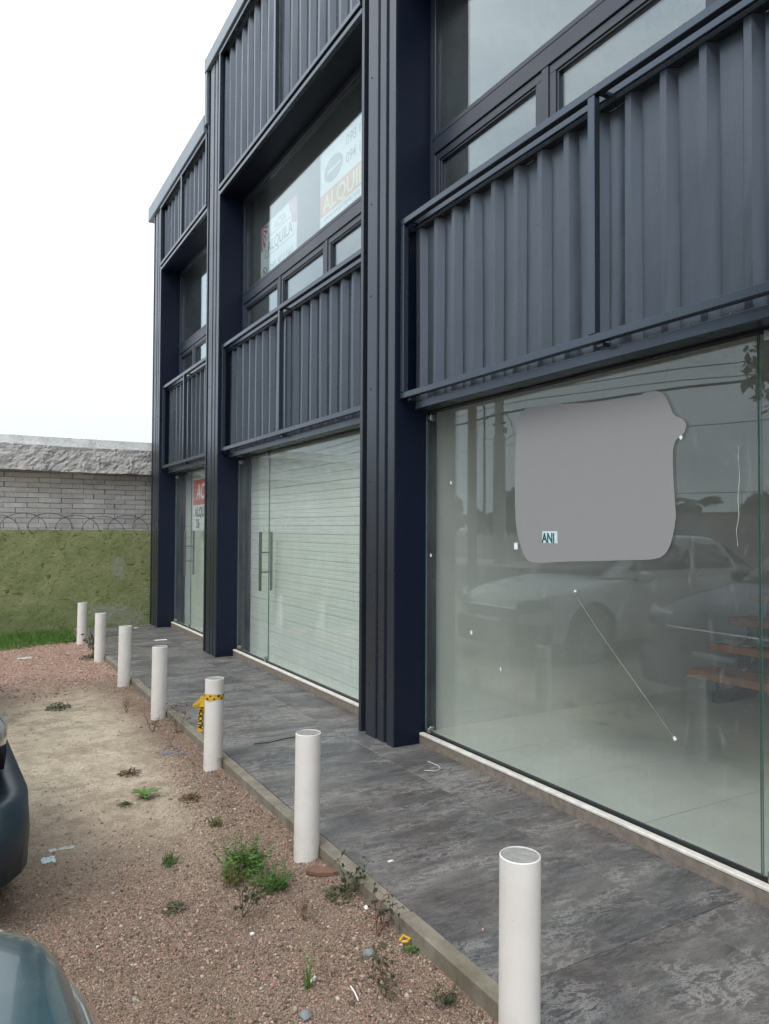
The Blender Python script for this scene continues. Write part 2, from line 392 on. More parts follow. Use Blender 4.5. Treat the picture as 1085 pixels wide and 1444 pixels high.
def gravel_mat(name, stones=False):
    n = N(name); v, sand, far = gravel_colour(n)
    if stones:
        g = n.node('ShaderNodeNewGeometry'); r = g.outputs['Random Per Island']
        base = n.ramp(r, (0, (.09, .06, .046)), (.3, (.225, .16, .122)), (.55, (.305, .22, .17)), (.72, (.33, .19, .15)), (.86, (.43, .33, .255)), (.93, (.27, .24, .21)), (1, (.56, .49, .41)))
        sd = n.ramp(r, (0, (.30, .23, .165)), (.6, (.50, .42, .32)), (1, (.62, .55, .45)))
        fr = n.ramp(r, (0, (.27, .165, .125)), (.6, (.44, .29, .23)), (1, (.55, .43, .35)))
        col = n.mix(sand, n.mix(far, base, fr), sd)
        return n.done(n.bsdf(col, .88, .25, 0, n.bump(n.noise(v, 260, 3), .4, .003)))
    vo = n.node('ShaderNodeTexVoronoi'); vo.inputs['Scale'].default_value = 210; n.l.new(v, vo.inputs['Vector'])
    gr = n.node('ShaderNodeSeparateColor'); n.l.new(vo.outputs['Color'], gr.inputs[0])
    f1 = n.math('ADD', n.math('MULTIPLY', n.noise(v, 150, 3, .7), .35), n.math('MULTIPLY', gr.outputs[0], .65)); f2 = n.noise(v, 7, 6, .65); f3 = n.noise(v, 1.5, 4)
    base = n.ramp(f1, (.12, (.09, .063, .047)), (.45, (.24, .17, .127)), (.8, (.38, .285, .215)), (.95, (.50, .41, .32)))
    sd = n.ramp(f1, (.1, (.40, .325, .23)), (.5, (.61, .515, .385)), (.9, (.70, .62, .49)))
    fr = n.ramp(f1, (.15, (.22, .135, .10)), (.55, (.42, .28, .22)), (.9, (.54, .42, .35)))
    col = n.mix(sand, n.mix(far, base, fr), sd)
    col = n.mix(n.math('MULTIPLY', n.ramp(f2, (.38, 1.0), (.56, 0.0)), .45), col, (.16, .115, .08))
    col = n.mix(n.math('MULTIPLY', n.ramp(f3, (.5, 0.0), (.75, 1.0)), .25), col, (.38, .33, .26))
    nr = n.bump(vo.outputs['Distance'], .8, -.006); nr = n.bump(n.noise(v, 170, 4, .7), .5, .006, nr); nr = n.bump(n.noise(v, 30, 4), .4, .02, nr)
    return n.done(n.bsdf(col, .95, .2, 0, nr))
M['gravel'] = gravel_mat('pink_gravel_ground'); M['stones'] = gravel_mat('loose_gravel_stones', True)

def slate_mat():
    n = N('slate_print_tile'); oi = n.node('ShaderNodeObjectInfo')
    g = n.node('ShaderNodeNewGeometry')
    off = n.node('ShaderNodeVectorMath', operation='SCALE'); cmb = n.node('ShaderNodeCombineXYZ')
    for k in range(3): n.l.new(oi.outputs['Random'], cmb.inputs[k])
    n.l.new(cmb.outputs[0], off.inputs[0]); off.inputs['Scale'].default_value = 37.0
    ad = n.node('ShaderNodeVectorMath', operation='ADD'); n.l.new(g.outputs['Position'], ad.inputs[0]); n.l.new(off.outputs[0], ad.inputs[1])
    mp = n.node('ShaderNodeMapping'); mp.inputs['Rotation'].default_value = (0, 0, .35); mp.inputs['Scale'].default_value = (.75, 1.7, 1); n.l.new(ad.outputs[0], mp.inputs[0]); v = mp.outputs[0]
    f = n.noise(v, 2.4, 12, .76, .3); f2 = n.noise(v, 8.5, 12, .80, .4); f3 = n.noise(v, 1.9, 6, .6, .9)
    col = n.ramp(f, (.30, (.024, .024, .027)), (.44, (.052, .052, .055)), (.55, (.10, .098, .094)), (.68, (.17, .165, .155)))
    ridge = n.math('ABSOLUTE', n.math('SUBTRACT', f2, .5))
    vein = n.ramp(ridge, (0, 1.0), (.034, 0.0))
    patchy = n.ramp(f3, (.42, 0.0), (.58, 1.0))
    col = n.mix(n.math('MULTIPLY', n.math('MULTIPLY', vein, patchy), 1.0), col, (.42, .41, .385))
    ridge2 = n.math('ABSOLUTE', n.math('SUBTRACT', n.noise(n.world((.7, 2.6, 1)), 3.6, 12, .8), .5)); col = n.mix(n.math('MULTIPLY', n.ramp(ridge2, (0, 1.0), (.018, 0.0)), .45), col, (.29, .285, .275))
    tone = n.ramp(n.noise(v, .9, 3), (.40, (.088, .064, .056)), (.6, (.060, .066, .072)))
    col = n.mix(.28, col, tone)
    dust = n.math('MULTIPLY', n.ramp(n.noise(n.world(), 3.1, 7, .7), (.42, 0.0), (.75, 1.0)), .26); col = n.mix(dust, col, (.23, .21, .185))
    fine = n.ramp(n.noise(n.world(), 120, 3, .7), (.60, 0.0), (.74, 1.0)); col = n.mix(n.math('MULTIPLY', fine, .22), col, (.36, .34, .31))
    rg = n.ramp(f2, (.3, .32), (.7, .6))
    return n.done(n.bsdf(col, rg, .5, 0, n.bump(f2, .25, .01)))
M['slate'] = slate_mat()

def kerb_mat():
    n = N('weathered_kerb_concrete'); v = n.world()
    f = n.noise(v, 9, 7, .7); f2 = n.noise(v, 60, 4, .6)
    col = n.ramp(f, (.3, (.15, .13, .10)), (.55, (.24, .215, .175)), (.75, (.31, .29, .25)))
    col = n.mix(n.math('MULTIPLY', n.ramp(n.noise(v, 2.3, 4), (.5, 0.0), (.68, 1.0)), .4), col, (.12, .12, .07))
    return n.done(n.bsdf(col, .95, .2, 0, n.bump(f2, .6, .005)))
M['kerb'] = kerb_mat()

def brick_mat():
    n = N('white_painted_brick'); v = n.world(); oi = n.node('ShaderNodeObjectInfo')
    col = n.ramp(oi.outputs['Random'], (0, (.62, .59, .56)), (.5, (.71, .68, .65)), (1, (.78, .75, .71)))
    col = n.mix(n.math('MULTIPLY', n.ramp(n.noise(v, 3, 6, .7), (.45, 0.0), (.7, 1.0)), .35), col, (.32, .28, .26))
    col = n.mix(n.math('MULTIPLY', n.ramp(n.noise(v, 34, 4, .6), (.6, 0.0), (.68, 1.0)), .5), col, (.24, .19, .16))
    return n.done(n.bsdf(col, .9, .2, 0, n.bump(n.noise(v, 40, 5), .5, .008)))
M['brick'] = brick_mat()
M['joint_w'] = plain('pale_mortar_joint', (.32, .30, .285), .95, .1, 0, .3, 30)
M['joint'] = plain('dark_mortar_joint', (.09, .085, .08), .95, .1, 0, .25, 30)
def plaster_mat(name, c, spots=True):
    n = N(name); v = n.world(); col = n.ramp(n.noise(v, 6, 7, .7), (.3, tuple(x * .72 for x in c)), (.68, tuple(x * 1.12 for x in c)))
    col = n.mix(n.math('MULTIPLY', n.ramp(n.noise(n.world((1, 1, .25)), 4, 6, .7), (.52, 0.0), (.72, 1.0)), .4), col, tuple(x * .55 for x in c))
    return n.done(n.bsdf(col, .95, .15, 0, n.bump(n.noise(v, 30, 7, .7), .9, .02)))
M['plaster'] = plaster_mat('rough_grey_plaster', (.44, .43, .41)); M['white_cap'] = plaster_mat('white_roof_cap', (.88, .89, .88))

def green_wall_mat():
    n = N('peeling_green_wall_paint'); v = n.world()
    sep = n.node('ShaderNodeSeparateXYZ'); n.l.new(v, sep.inputs[0])
    col = n.ramp(n.noise(v, 3.2, 8, .7), (.3, (.19, .225, .09)), (.5, (.265, .295, .135)), (.72, (.335, .345, .185)))
    chips = n.ramp(n.noise(n.world((1, 1, 1.6)), 13, 6, .72, .8), (.565, 0.0), (.63, 1.0))
    col = n.mix(n.math('MULTIPLY', chips, .8), col, (.055, .062, .03))
    cv = n.noise(n.world((5.5, 1, 1.0)), 1.6, 5, .6, .4); crk = n.math('ABSOLUTE', n.math('SUBTRACT', cv, .5))
    ch = n.math('ABSOLUTE', n.math('SUBTRACT', n.math('FRACT', n.math('MULTIPLY', n.math('ADD', sep.outputs['Z'], n.math('MULTIPLY', n.noise(v, 3, 3), .03)), 4.8)), .5))
    brk = n.ramp(n.noise(v, 6, 4), (.52, 0.0), (.60, 1.0))
    col = n.mix(n.math('MULTIPLY', n.math('MULTIPLY', n.math('MAXIMUM', n.ramp(crk, (0, 1.0), (.012, 0.0)), n.math('MULTIPLY', n.ramp(ch, (0, 1.0), (.03, 0.0)), .45)), brk), .7), col, (.045, .05, .03))
    low = n.math('MULTIPLY', n.math('SUBTRACT', .45, sep.outputs['Z']), 1.6, True)
    col = n.mix(n.math('MULTIPLY', low, n.ramp(n.noise(v, 5, 6, .7), (.35, .05), (.6, .6))), col, (.12, .175, .085))
    # grey scuffed patch near the shop building, and a thin slanting one below it
    def blob(cx, cz, rx, rz, k):
        dx = n.math('DIVIDE', n.math('SUBTRACT', sep.outputs['X'], cx), rx); dz = n.math('DIVIDE', n.math('SUBTRACT', n.math('ADD', sep.outputs['Z'], n.math('MULTIPLY', n.math('SUBTRACT', sep.outputs['X'], cx), k)), cz), rz)
        d = n.math('ADD', n.math('MULTIPLY', dx, dx), n.math('MULTIPLY', dz, dz))
        return n.math('MULTIPLY', n.math('SUBTRACT', 1.0, d), 1.6, True)
    bl = n.math('MAXIMUM', n.math('MULTIPLY', blob(1.98, .16, .48, .17, .14), .62), n.math('MULTIPLY', blob(2.02, .85, .13, .20, .5), .5))
    bl = n.math('MULTIPLY', bl, n.ramp(n.noise(v, 9, 6, .7, .6), (.34, .15), (.6, 1.0)))
    col = n.mix(bl, col, (.36, .37, .34))
    return n.done(n.bsdf(col, .92, .2, 0, n.bump(n.noise(v, 16, 8, .75), .9, .025)))
M['green'] = green_wall_mat()
def red_wall_mat():
    n = N('red_brick_wall'); c = n.coord('Object', (1, 1, 1), (math.pi / 2, 0, math.pi / 2)); b = n.node('ShaderNodeTexBrick')
    b.inputs['Color1'].default_value = (.26, .10, .07, 1); b.inputs['Color2'].default_value = (.33, .14, .10, 1); b.inputs['Mortar'].default_value = (.3, .27, .25, 1)
    b.inputs['Scale'].default_value = 5; b.inputs['Mortar Size'].default_value = .012; n.l.new(c, b.inputs['Vector'])
    return n.done(n.bsdf(b.outputs['Color'], .9, .2))
M['redbrick'] = red_wall_mat()
M['asphalt'] = plain('asphalt', (.055, .055, .056), .92, .2, 0, .2, 30, 0, .5)
M['side_conc'] = plain('far_pavement_concrete', (.28, .27, .25), .92, .2, 0, .15, 3, 0, .3)
M['earth'] = plain('open_ground', (.20, .17, .12), .95, .1, 0, .3, .3)
M['far_wall'] = plain('cream_house_wall', (.45, .42, .37), .9, .2, 0, .12, 1)

# ------------------------------------------------------------------ the ground
def flat(name, x0, x1, y0, y1, z, m):
    o = MB().quad((x0, y0, z), (x1, y0, z), (x1, y1, z), (x0, y1, z)).build(name, m); o['kind'] = 'structure'; return o
flat('ground', -900, 900, -900, 900, -.16, M['earth'])
flat('road', -13.2, -5.4, -250, 250, -.145, M['asphalt'])
sw = MB().box(-17.4, -13.2, -250, 250, -.15, -.02).build('far_pavement', M['side_conc']); sw['kind'] = 'structure'
xs = np.concatenate([np.arange(-5.3, -.4, .3), np.arange(-.4, 1.421, .02), [1.425]])
ys = np.concatenate([np.arange(-8, .6, .3), np.arange(.6, 5, .02), np.arange(5, 11.32, .035), [11.33]])
gl = link('gravel_ground', grid_mesh('gravel_ground', xs, ys, ground_z, M['gravel'])); gl['kind'] = 'structure'

def icosa():
    t = (1 + 5 ** .5) / 2
    v = np.array([(-1, t, 0), (1, t, 0), (-1, -t, 0), (1, -t, 0), (0, -1, t), (0, 1, t), (0, -1, -t), (0, 1, -t), (t, 0, -1), (t, 0, 1), (-t, 0, -1), (-t, 0, 1)], float)
    v /= np.linalg.norm(v[0])
    f = np.array([(0, 11, 5), (0, 5, 1), (0, 1, 7), (0, 7, 10), (0, 10, 11), (1, 5, 9), (5, 11, 4), (11, 10, 2), (10, 7, 6), (7, 1, 8), (3, 9, 4), (3, 4, 2), (3, 2, 6), (3, 6, 8), (3, 8, 9), (4, 9, 5), (2, 4, 11), (6, 2, 10), (8, 6, 7), (9, 8, 1)])
    return v, f
def stone_field():
    P, R = [], []
    def put(n, x0, x1, y0, y1, r0, r1, dens=None):
        x = RNG.uniform(x0, x1, n); y = RNG.uniform(y0, y1, n)
        keep = np.ones(n, bool) if dens is None else RNG.uniform(0, 1, n) < dens(x, y)
        x, y = x[keep], y[keep]; r = r0 * np.exp(np.abs(RNG.normal(0, .45, len(x)))) ; r = np.minimum(r, r1)
        P.append(np.stack([x, y], 1)); R.append(r)
    def near(x, y):
        lim = 3.9 + 1.6 * (fbm(x * 1.1, y * 1.1, 21) - .5) + 3.0 * np.clip((x - 1.0) / .4, 0, 1)
        return np.clip((lim - y) / .9, .05, 1) * np.clip((fbm(x * 3.2, y * 3.2, 61) - .34) * 4.5, .5, 1)
    put(70000, .0, 1.41, .85, 3.2, .0023, .010, near)
    put(36000, .0, 1.41, 3.2, 6.4, .0030, .011, near)
    put(500, .0, 1.41, .8, 4.6, .006, .011, near)
    put(12000, -.05, 1.41, 6.6, 10.6, .005, .014, lambda x, y: np.clip((y - 6.6 - fbm(x * 1.3, y * 1.3, 8)) / 1.0, .05, .9))
    put(420, 1.49, 1.95, .9, 6.5, .002, .006, lambda x, y: np.clip((1.95 - x) / .46, 0, 1) ** 2)
    put(300, -.1, 1.41, 6, 10.6, .008, .014, lambda x, y: np.full(len(x), .35))
    P, R = np.concatenate(P), np.concatenate(R); n = len(R)
    v, f = icosa()
    sc = RNG.uniform(.65, 1.3, (n, 1, 3)) * R[:, None, None]; sc[:, :, 2] *= .72
    V = v[None] * (1 + RNG.uniform(-.22, .22, (n, 12, 1))) * sc
    a = RNG.uniform(0, 6.28, n); ca, sa = np.cos(a)[:, None], np.sin(a)[:, None]
    X = V[:, :, 0] * ca - V[:, :, 1] * sa; Y = V[:, :, 0] * sa + V[:, :, 1] * ca
    tilt = RNG.uniform(-.5, .5, (n, 1)); Z = V[:, :, 2] + X * tilt * .4
    V = np.stack([X + P[:, None, 0], Y + P[:, None, 1], Z + (np.where(P[:, 0] > 1.48, .0, ground_z(P[:, 0], P[:, 1])) + R * .22)[:, None]], -1).reshape(-1, 3)
    F = (f[None] + (np.arange(n) * 12)[:, None, None]).reshape(-1, 3)
    o = link('gravel', tri_mesh('gravel', V, F, M['stones'], False))
    return tag(o, 'loose pinkish brown gravel stones scattered beside the kerb', 'gravel', None, 'stuff')
stone_field()

# kerb strip and slate pavement
kerb = empty('kerb', (1.45, 5, 0), kind='structure')
yy = -8.0; seg = 0
while yy < 11.28:
    y1 = min(yy + 1.15, 11.29); j = random.uniform(-.003, .003)
    MB().box(1.418 + j, 1.481, yy + .003, y1 - .003, -.25, .004 + random.uniform(-.003, .003)).build('kerb_stone', M['kerb'], kerb, bev=.006); yy = y1
pav = empty('pavement', (2, 5, 0), kind='structure')
MB().box(1.4815, 2.9, -8, 11.29, -.25, -.012).build('mortar_bed', M['joint'], pav)
rows = [.206 + 1.607 * k for k in range(-5, 7)] + [11.285]
for a, b in zip(rows[:-1], rows[1:]):
    for x0, x1 in ((1.4835, 2.3130), (2.3150, 2.666)):
        t = random.uniform(-.0008, .0008)
        MB().box(x0, x1, a + .0009, b - .0009, -.0119, t).build('paving_tile', M['slate'], pav, bev=.0012)

# ------------------------------------------------------------------ the shop building
XF, XG, XW = 2.465, 2.715, 2.765           # pillar front, shop glass, upper window glass
bld = empty('shop_building', (4, 5.8, 0), 'dark metal clad two storey shop building with corrugated panels and three glazed bays', 'building')
def part(name, mb, m, parent=bld, bev=0.0, smooth=False): return mb.build(name, m, parent, smooth, bev)

def pillar(y0, y1, ztop):
    # folded sheet cladding: flange, deep groove, broad face, step, corner flange; y0 is the camera side
    w = y1 - y0
    pts = [(2.80, y1), (XF, y1), (XF, y1 - .036), (XF + .05, y1 - .042), (XF + .05, y1 - .098), (XF, y1 - .104),
           (XF, y1 - .235), (XF + .016, y1 - .24), (XF + .016, y1 - .262), (XF + .004, y1 - .267), (XF + .004, y1 - .345), (XF + .02, y1 - .350), (XF + .02, y1 - .392),
           (XF, y1 - .397), (XF, y0), (XF + .022, y0 - .0), (2.80, y0)]
    p = MB(); p.prism(pts, 0.0, ztop)
    # side returns: overlay with their shade put into a darker colour
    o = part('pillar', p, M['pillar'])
    s = part('side_shade_sheet', MB().box(XF + .012, 2.76, y0 - .004, y0 + .001, .001, ztop), M['dark'], o)
    sc = MB()
    for z in (.35, 1.1, 1.75, 2.4, 3.05, 3.7, 4.6, 5.4):
        if z < ztop:
            for yy in (y0 + .11, y1 - .15):
                sc.cyl((XF + .003, yy, z), (XF - .004, yy, z), .006, .005, 8)
    tag(part('screw_heads', sc, M['black'], o), kind='stuff')
    return o
Y_A, Y_B, Y_C = (4.16, 4.64), (8.02, 8.50), (10.81, 11.28)
Y_D = (.30, .78)
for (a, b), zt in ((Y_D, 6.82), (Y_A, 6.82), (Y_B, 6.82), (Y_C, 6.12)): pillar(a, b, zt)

def corrugated(y0, y1, z0, z1, xc, xp, pitch=.1945, start=.045, crown=.034, slope=.030):
    """sheet running down from y1 (far) to y0; xc crown, xp pan; a thin folded sheet with thickness"""
    prof = [(y1, xc), (y1 - start, xc), (y1 - start - slope, xp)]
    y = y1 - start - slope
    while True:
        y -= pitch - crown - 2 * slope
        if y - slope - crown < y0 + .01: break
        # tiny stiffening swage in the pan
        prof += [(y, xp), (y - slope, xc), (y - slope - crown, xc), (y - 2 * slope - crown, xp)]
        y -= 2 * slope + crown
    prof.append((y0, xp))
    nz = 7; th = .0016; m = MB(); k = len(prof); vs = []
    for iz in range(nz):
        z = z0 + (z1 - z0) * iz / (nz - 1)
        for (yy, xx) in prof:
            vs.append((xx + .0022 * math.sin(yy * 9.1 + z * 3.3) + random.uniform(-.0006, .0006), yy, z))
    fs = [(i * k + j, i * k + j + 1, (i + 1) * k + j + 1, (i + 1) * k + j) for i in range(nz - 1) for j in range(k - 1)]
    m.add(vs, fs); b = len(m.v)
    m.add([(x + th, y, z) for x, y, z in vs], [f[::-1] for f in fs])
    m.add([], [])
    top = (nz - 1) * k
    for j in range(k - 1):
        m.f.append([top + j, top + j + 1, b + top + j + 1, b + top + j]); m.f.append([j + 1, j, b + j, b + j + 1]); m.mi += [0, 0]
    return m

def frame_boxes(mb, x0, x1, y0, y1, z0, z1, t=.04):
    mb.box(x0, x1, y0, y1, z1 - t, z1).box(x0, x1, y0, y1, z0, z0 + t)
    mb.box(x0, x1, y0, y0 + t, z0 + t, z1 - t).box(x0, x1, y1 - t, y1, z0 + t, z1 - t)
    return mb

def railing(y0, y1):
    r = part('railing_panel', frame_boxes(MB(), 2.500, 2.540, y0 + .008, y1 - .010, 2.280, 3.470), M['frame'], bev=.003)
    yc = (y0 + y1) / 2 - .02
    part('post', MB().box(2.5005, 2.5395, yc - .021, yc + .021, 2.3205, 3.4295), M['frame'], r, .003)
    part('corrugated_sheet', corrugated(y0 + .012, y1 - .075, 2.2625, 3.396, 2.585, 2.626), M['front'], r)
    part('top_rail', MB().box(2.600, 2.640, y0 + .012, y1 - .012, 3.448, 3.512), M['frame'], r, .003)
    part('sheet_lip', MB().box(2.578, 2.632, y0 + .012, y1 - .012, 3.398, 3.420), M['frame'], r, .002)
    for yy in (y1 - .085, yc - .03, y0 + .10):
        part('bracket', MB().box(2.5405, 2.5995, yy - .014, yy + .014, 3.436, 3.452), M['frame'], r)
        part('bracket', MB().box(2.525, 2.5715, yy - .018, yy + .018, 2.262, 2.2795), M['frame'], r)
    bo = MB(); yy = y1 - .20
    while yy > y0 + .1:
        bo.cyl((2.627, yy, 2.276), (2.614, yy, 2.276), .008, .007, 8); yy -= .1945
    tag(part('fixing_bolts', bo, M['steel_dark'], r), kind='stuff')
    for ys_ in (y1 - .665, yc - .71):
        if ys_ > y0 + .1: part('lap_seam', MB().box(2.6235, 2.6275, ys_ - .0028, ys_ + .0028, 2.2626, 3.39), M['black'], r)
    return r
def parapet(y0, y1, z0, z1):
    r = part('parapet_panel', frame_boxes(MB(), 2.452, 2.492, y0 + .02, y1 + .035, z0, z1, .042), M['frame'], bev=.003)
    yc = (y0 + y1) / 2 + .02
    part('post', MB().box(2.4525, 2.4915, yc - .024, yc + .024, z0 + .0425, z1 - .0425), M['frame'], r, .003)
    part('corrugated_sheet', corrugated(y0 + .03, y1 + .025, z0 - .02, z1 - .06, 2.510, 2.551), M['front'], r)
    part('drip_edge', MB().box(2.462, 2.500, y0 + .004, y1 - .004, z0 - .062, z0 - .024), M['frame'], r, .002)
    return r

def upper_window(y0, y1, zb=3.20, zt=5.165, thirds=True):
    z_t0, z_t1 = 3.945, 4.055
    fr = MB(); frame_boxes(fr, 2.735, 2.805, y0 + .006, y1 - .006, zb, zt, .062)
    fr.box(2.725, 2.805, y0 + .0685, y1 - .0685, z_t0, z_t1)
    fr.box(2.722, 2.7345, y0 + .05, y1 - .05, z_t1 - .012, z_t1 + .022)
    w = part('upper_window', fr, M['alu'], bev=.003)
    part('pane', MB().box(2.762, 2.770, y0 + .069, y1 - .069, z_t1 + .0005, zt - .0625), M['glass_up'], w)
    nd = 3; ya, yb = y1 - .0685, y0 + .0685; step = (ya - yb) / nd
    for k in range(nd):
        a = ya - k * step; b = a - step
        if k < nd - 1: part('mullion', MB().box(2.728, 2.8045, b - .026, b + .026, zb + .0625, z_t0 - .0005), M['alu'], w, .003)
        ha = a - (.001 if k == 0 else .0265); hb = b + (.0265 if k < nd - 1 else .001)
        cs = frame_boxes(MB(), 2.736, 2.792, hb + .003, ha - .003, zb + .065, z_t0 - .003, .048); frame_boxes(cs, 2.744, 2.786, hb + .0515, ha - .0515, zb + .1135, z_t0 - .0515, .014)
        part('casement_frame', cs, M['alu'], w, .002)
        part('casement_pane', MB().box(2.763, 2.770, hb + .066, ha - .066, zb + .128, z_t0 - .066), M['glass_up'], w)
    return w

def pane(mb, y0, y1, z0=.085, z1=2.215, x0=2.710, x1=2.720):
    mb.slot(0).add([(x0, y0, z0), (x0, y1, z0), (x0, y1, z1), (x0, y0, z1)], [(0, 3, 2, 1)])
    mb.add([(x1, y0, z0), (x1, y1, z0), (x1, y1, z1), (x1, y0, z1)], [(0, 1, 2, 3)])
    mb.slot(1)
    for a in (y0, y1): mb.add([(x0, a, z0), (x1, a, z0), (x1, a, z1), (x0, a, z1)], [(0, 1, 2, 3)])
    mb.add([(x0, y0, z1), (x1, y0, z1), (x1, y1, z1), (x0, y1, z1)], [(0, 1, 2, 3)])
    mb.slot(0); return mb
def clamp(yc, zc, parent, w=.05, h=.05):
    part('glass_clamp', MB().box(2.698, 2.732, yc - w / 2, yc + w / 2, zc - h / 2, zc + h / 2).cyl((2.700, yc, zc), (2.690, yc, zc), .012, .010, 12), M['steel'], parent, .003)

def storefront(y0, y1, joints, door=None, handle=None, co=.055):
    s = part('storefront', MB().box(2.7005, 2.7295, y0 + .004, y1 - .004, .0725, .0845), M['black'])
    ed = [y0 + .006] + list(joints) + [y1 - .006]
    for a, b in zip(ed[:-1], ed[1:]):
        part('glass_door' if door == (a, b) else 'glass_pane', pane(MB(), a + (.004 if a in joints else 0), b - (.004 if b in joints else 0)), [M['glass'], M['glass_edge']], s)
    for j in joints:
        clamp(j + co, .10, s); clamp(j + co, 2.185, s)
    clamp(y1 - .06, .10, s, .04, .04); clamp(y1 - .06, 2.165, s, .04, .04)
    if handle:
        h = MB()
        for x, r in ((2.655, .0155), (2.775, .0135)): h.cyl((x, handle, .79), (x, handle, 1.39), r, r, 16)
        for z in (.98, 1.18): h.cyl((2.655, handle, z), (2.775, handle, z), .0075, .0075, 10)
        autosmooth(part('door_handle', h, M['steel_dark'], s))
    return s
def shutter(y0, y1):
    s = empty('roller_shutter'); s.parent = bld; s.location = -Vector(bld.location)
    for a in (y0 + .002, y1 - .055): part('guide_rail', MB().box(2.822, 2.875, a, a + .053, .02, 2.45), M['alu'], s)
    p = .079; prof = [(.005, 0), (.0007, .003), (.0, .030), (.0016, .034), (.0016, .040), (.0, .044), (.0005, .074), (.005, .0768)]
    sm = MB(); n = len(prof); ya, yb = y0 + .05, y1 - .05
    vs = [(2.845 + x, ya, z) for x, z in prof] + [(2.845 + x, yb, z) for x, z in prof] + [(2.857 + x, ya, z) for x, z in prof] + [(2.857 + x, yb, z) for x, z in prof]
    fs = [(k, k + 1, n + k + 1, n + k) for k in range(n - 1)] + [(2 * n + k + 1, 2 * n + k, 3 * n + k, 3 * n + k + 1) for k in range(n - 1)] + [(n - 1, 3 * n - 1, 4 * n - 1, 2 * n - 1), (0, n, 3 * n, 2 * n)]
    sm.add(vs, fs); me = sm.mesh('slat', M['shutter'], Vector((0, 0, 0)))
    for k in range(29):
        o = link('slat', me, s, Vector((random.uniform(-.0015, .0015), 0, .03 + k * p + random.uniform(-.0006, .0006))))
    return s
def lintel(y0, y1):
    l = part('lintel_beam', MB().box(2.572, 2.690, y0 + .05, y1 - .085, 2.208, 2.260), M['frame'], bev=.004)
    part('head_channel', MB().box(2.690, 2.742, y0 + .003, y1 - .003, 2.200, 2.2835), M['black'], l)
    part('head_board', MB().box(2.662, 2.735, y0 + .003, y1 - .003, 2.2845, 3.199), M['dark'], l)
    return l
def threshold(y0, y1):
    t = part('threshold', MB().box(2.6665, 2.735, y0 - .004, y1 + .0, -.01, .056), M['mortar'], bev=.004)
    part('sill_strip', MB().box(2.6625, 2.7005, y0 - .002, y1 - .004, .0565, .074), M['white_paint'], t, .004)
    return t
def soffit(y0, y1): return part('soffit', MB().box(2.475, 2.82, y0 + .002, y1 - .002, 5.167, 5.22), M['dark'])

bays = [(Y_D[1], Y_A[0]), (Y_A[1], Y_B[0]), (Y_B[1], Y_C[0])]
for k, (a, b) in enumerate(bays):
    railing(a, b); parapet(a, b, 5.222, 6.80 if k < 2 else 6.105); upper_window(a, b); lintel(a, b); threshold(a, b); soffit(a, b)
storefront(*bays[0], [1.770], co=-.055)
storefront(*bays[1], [7.060], door=(7.060, bays[1][1] - .006), handle=7.150); shutter(*bays[1])
storefront(*bays[2], [9.965], door=(9.965, bays[2][1] - .006), handle=10.06); shutter(*bays[2])

# roof edge flashings: the far bay is lower
def fascia(y0, y1, z0, z1):
    f = part('roof_flashing', MB().box(2.432, 2.70, y0, y1, z0, z1), M['cap'], bev=.006)
    sm = MB(); yy = y1 - 1.5
    while yy > y0 + .2: sm.box(2.4305, 2.434, yy - .012, yy + .012, z0 + .006, z1 - .004); yy -= 2.0
    if sm.v: part('seam_cover', sm, M['cap'], f)
    return f
fascia(.26, 8.575, 6.822, 6.990); fascia(8.580, 11.56, 6.122, 6.335)
part('corner_flashing', MB().box(2.44, 2.70, 8.502, 8.5795, 6.20, 6.821), M['cap'], bev=.005)
# body: roof slabs, party walls, floors, back wall
part('roof', MB().box(2.70, 9.2, .30, 8.57, 6.70, 6.86), M['dark']); part('roof', MB().box(2.70, 9.2, 8.572, 11.28, 6.05, 6.20), M['dark'])
part('parapet_backing', MB().box(2.56, 2.70, .30, 8.50, 5.222, 6.82), M['dark']); part('parapet_backing', MB().box(2.56, 2.70, 8.502, 11.275, 5.222, 6.12), M['dark'])
part('side_wall', MB().box(2.80, 9.2, 11.17, 11.275, 0, 6.05), M['front']); part('side_wall', MB().box(2.80, 9.2, .30, .42, 0, 6.70), M['front'])
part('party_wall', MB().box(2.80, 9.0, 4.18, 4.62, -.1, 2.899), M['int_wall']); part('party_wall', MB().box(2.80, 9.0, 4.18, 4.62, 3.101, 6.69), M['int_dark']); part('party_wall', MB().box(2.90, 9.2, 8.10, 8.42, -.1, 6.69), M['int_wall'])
part('upper_floor', MB().box(2.81, 9.0, .42, 11.17, 2.90, 3.10), M['ceiling'])
for q in ((.42, 11.17, 0, .9), (.42, 11.17, 2.3, 6.04), (.42, 1.2, .9005, 2.2995), (3.4, 11.17, .9005, 2.2995)): part('back_wall', MB().box(9.0005, 9.2, *q), M['int_wall'])
part('added_back_window', MB().box(9.08, 9.09, 1.2, 3.4, .9, 2.3), M['glass'])  # unseen opening, added to bring more daylight into the shop interior
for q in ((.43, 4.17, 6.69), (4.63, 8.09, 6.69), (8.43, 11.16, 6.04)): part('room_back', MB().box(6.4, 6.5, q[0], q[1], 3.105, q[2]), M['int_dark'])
fl = empty('shop_floor', (4, 2.3, .07), kind='structure')
tile = MB().box(-.2985, .2985, -.2985, .2985, -.01, 0).mesh('floor_tile', M['int_floor'])
MB().box(2.735, 9.0, .42, 4.18, -.1, .0595).build('screed', M['int_wall'], fl)
for i in range(11):
    for j in range(7):
        x, y = 2.735 + .3 + .6 * i, 4.18 - .3 - .6 * j
        if x + .3 < 9.05 and y - .3 > .2: link('floor_tile', tile, fl, (x - 4, y - 2.3, random.uniform(-.0004, .0004)))
part('base_floor', MB().box(2.735, 9.0, 4.63, 11.16, -.1, .03), M['int_floor'])

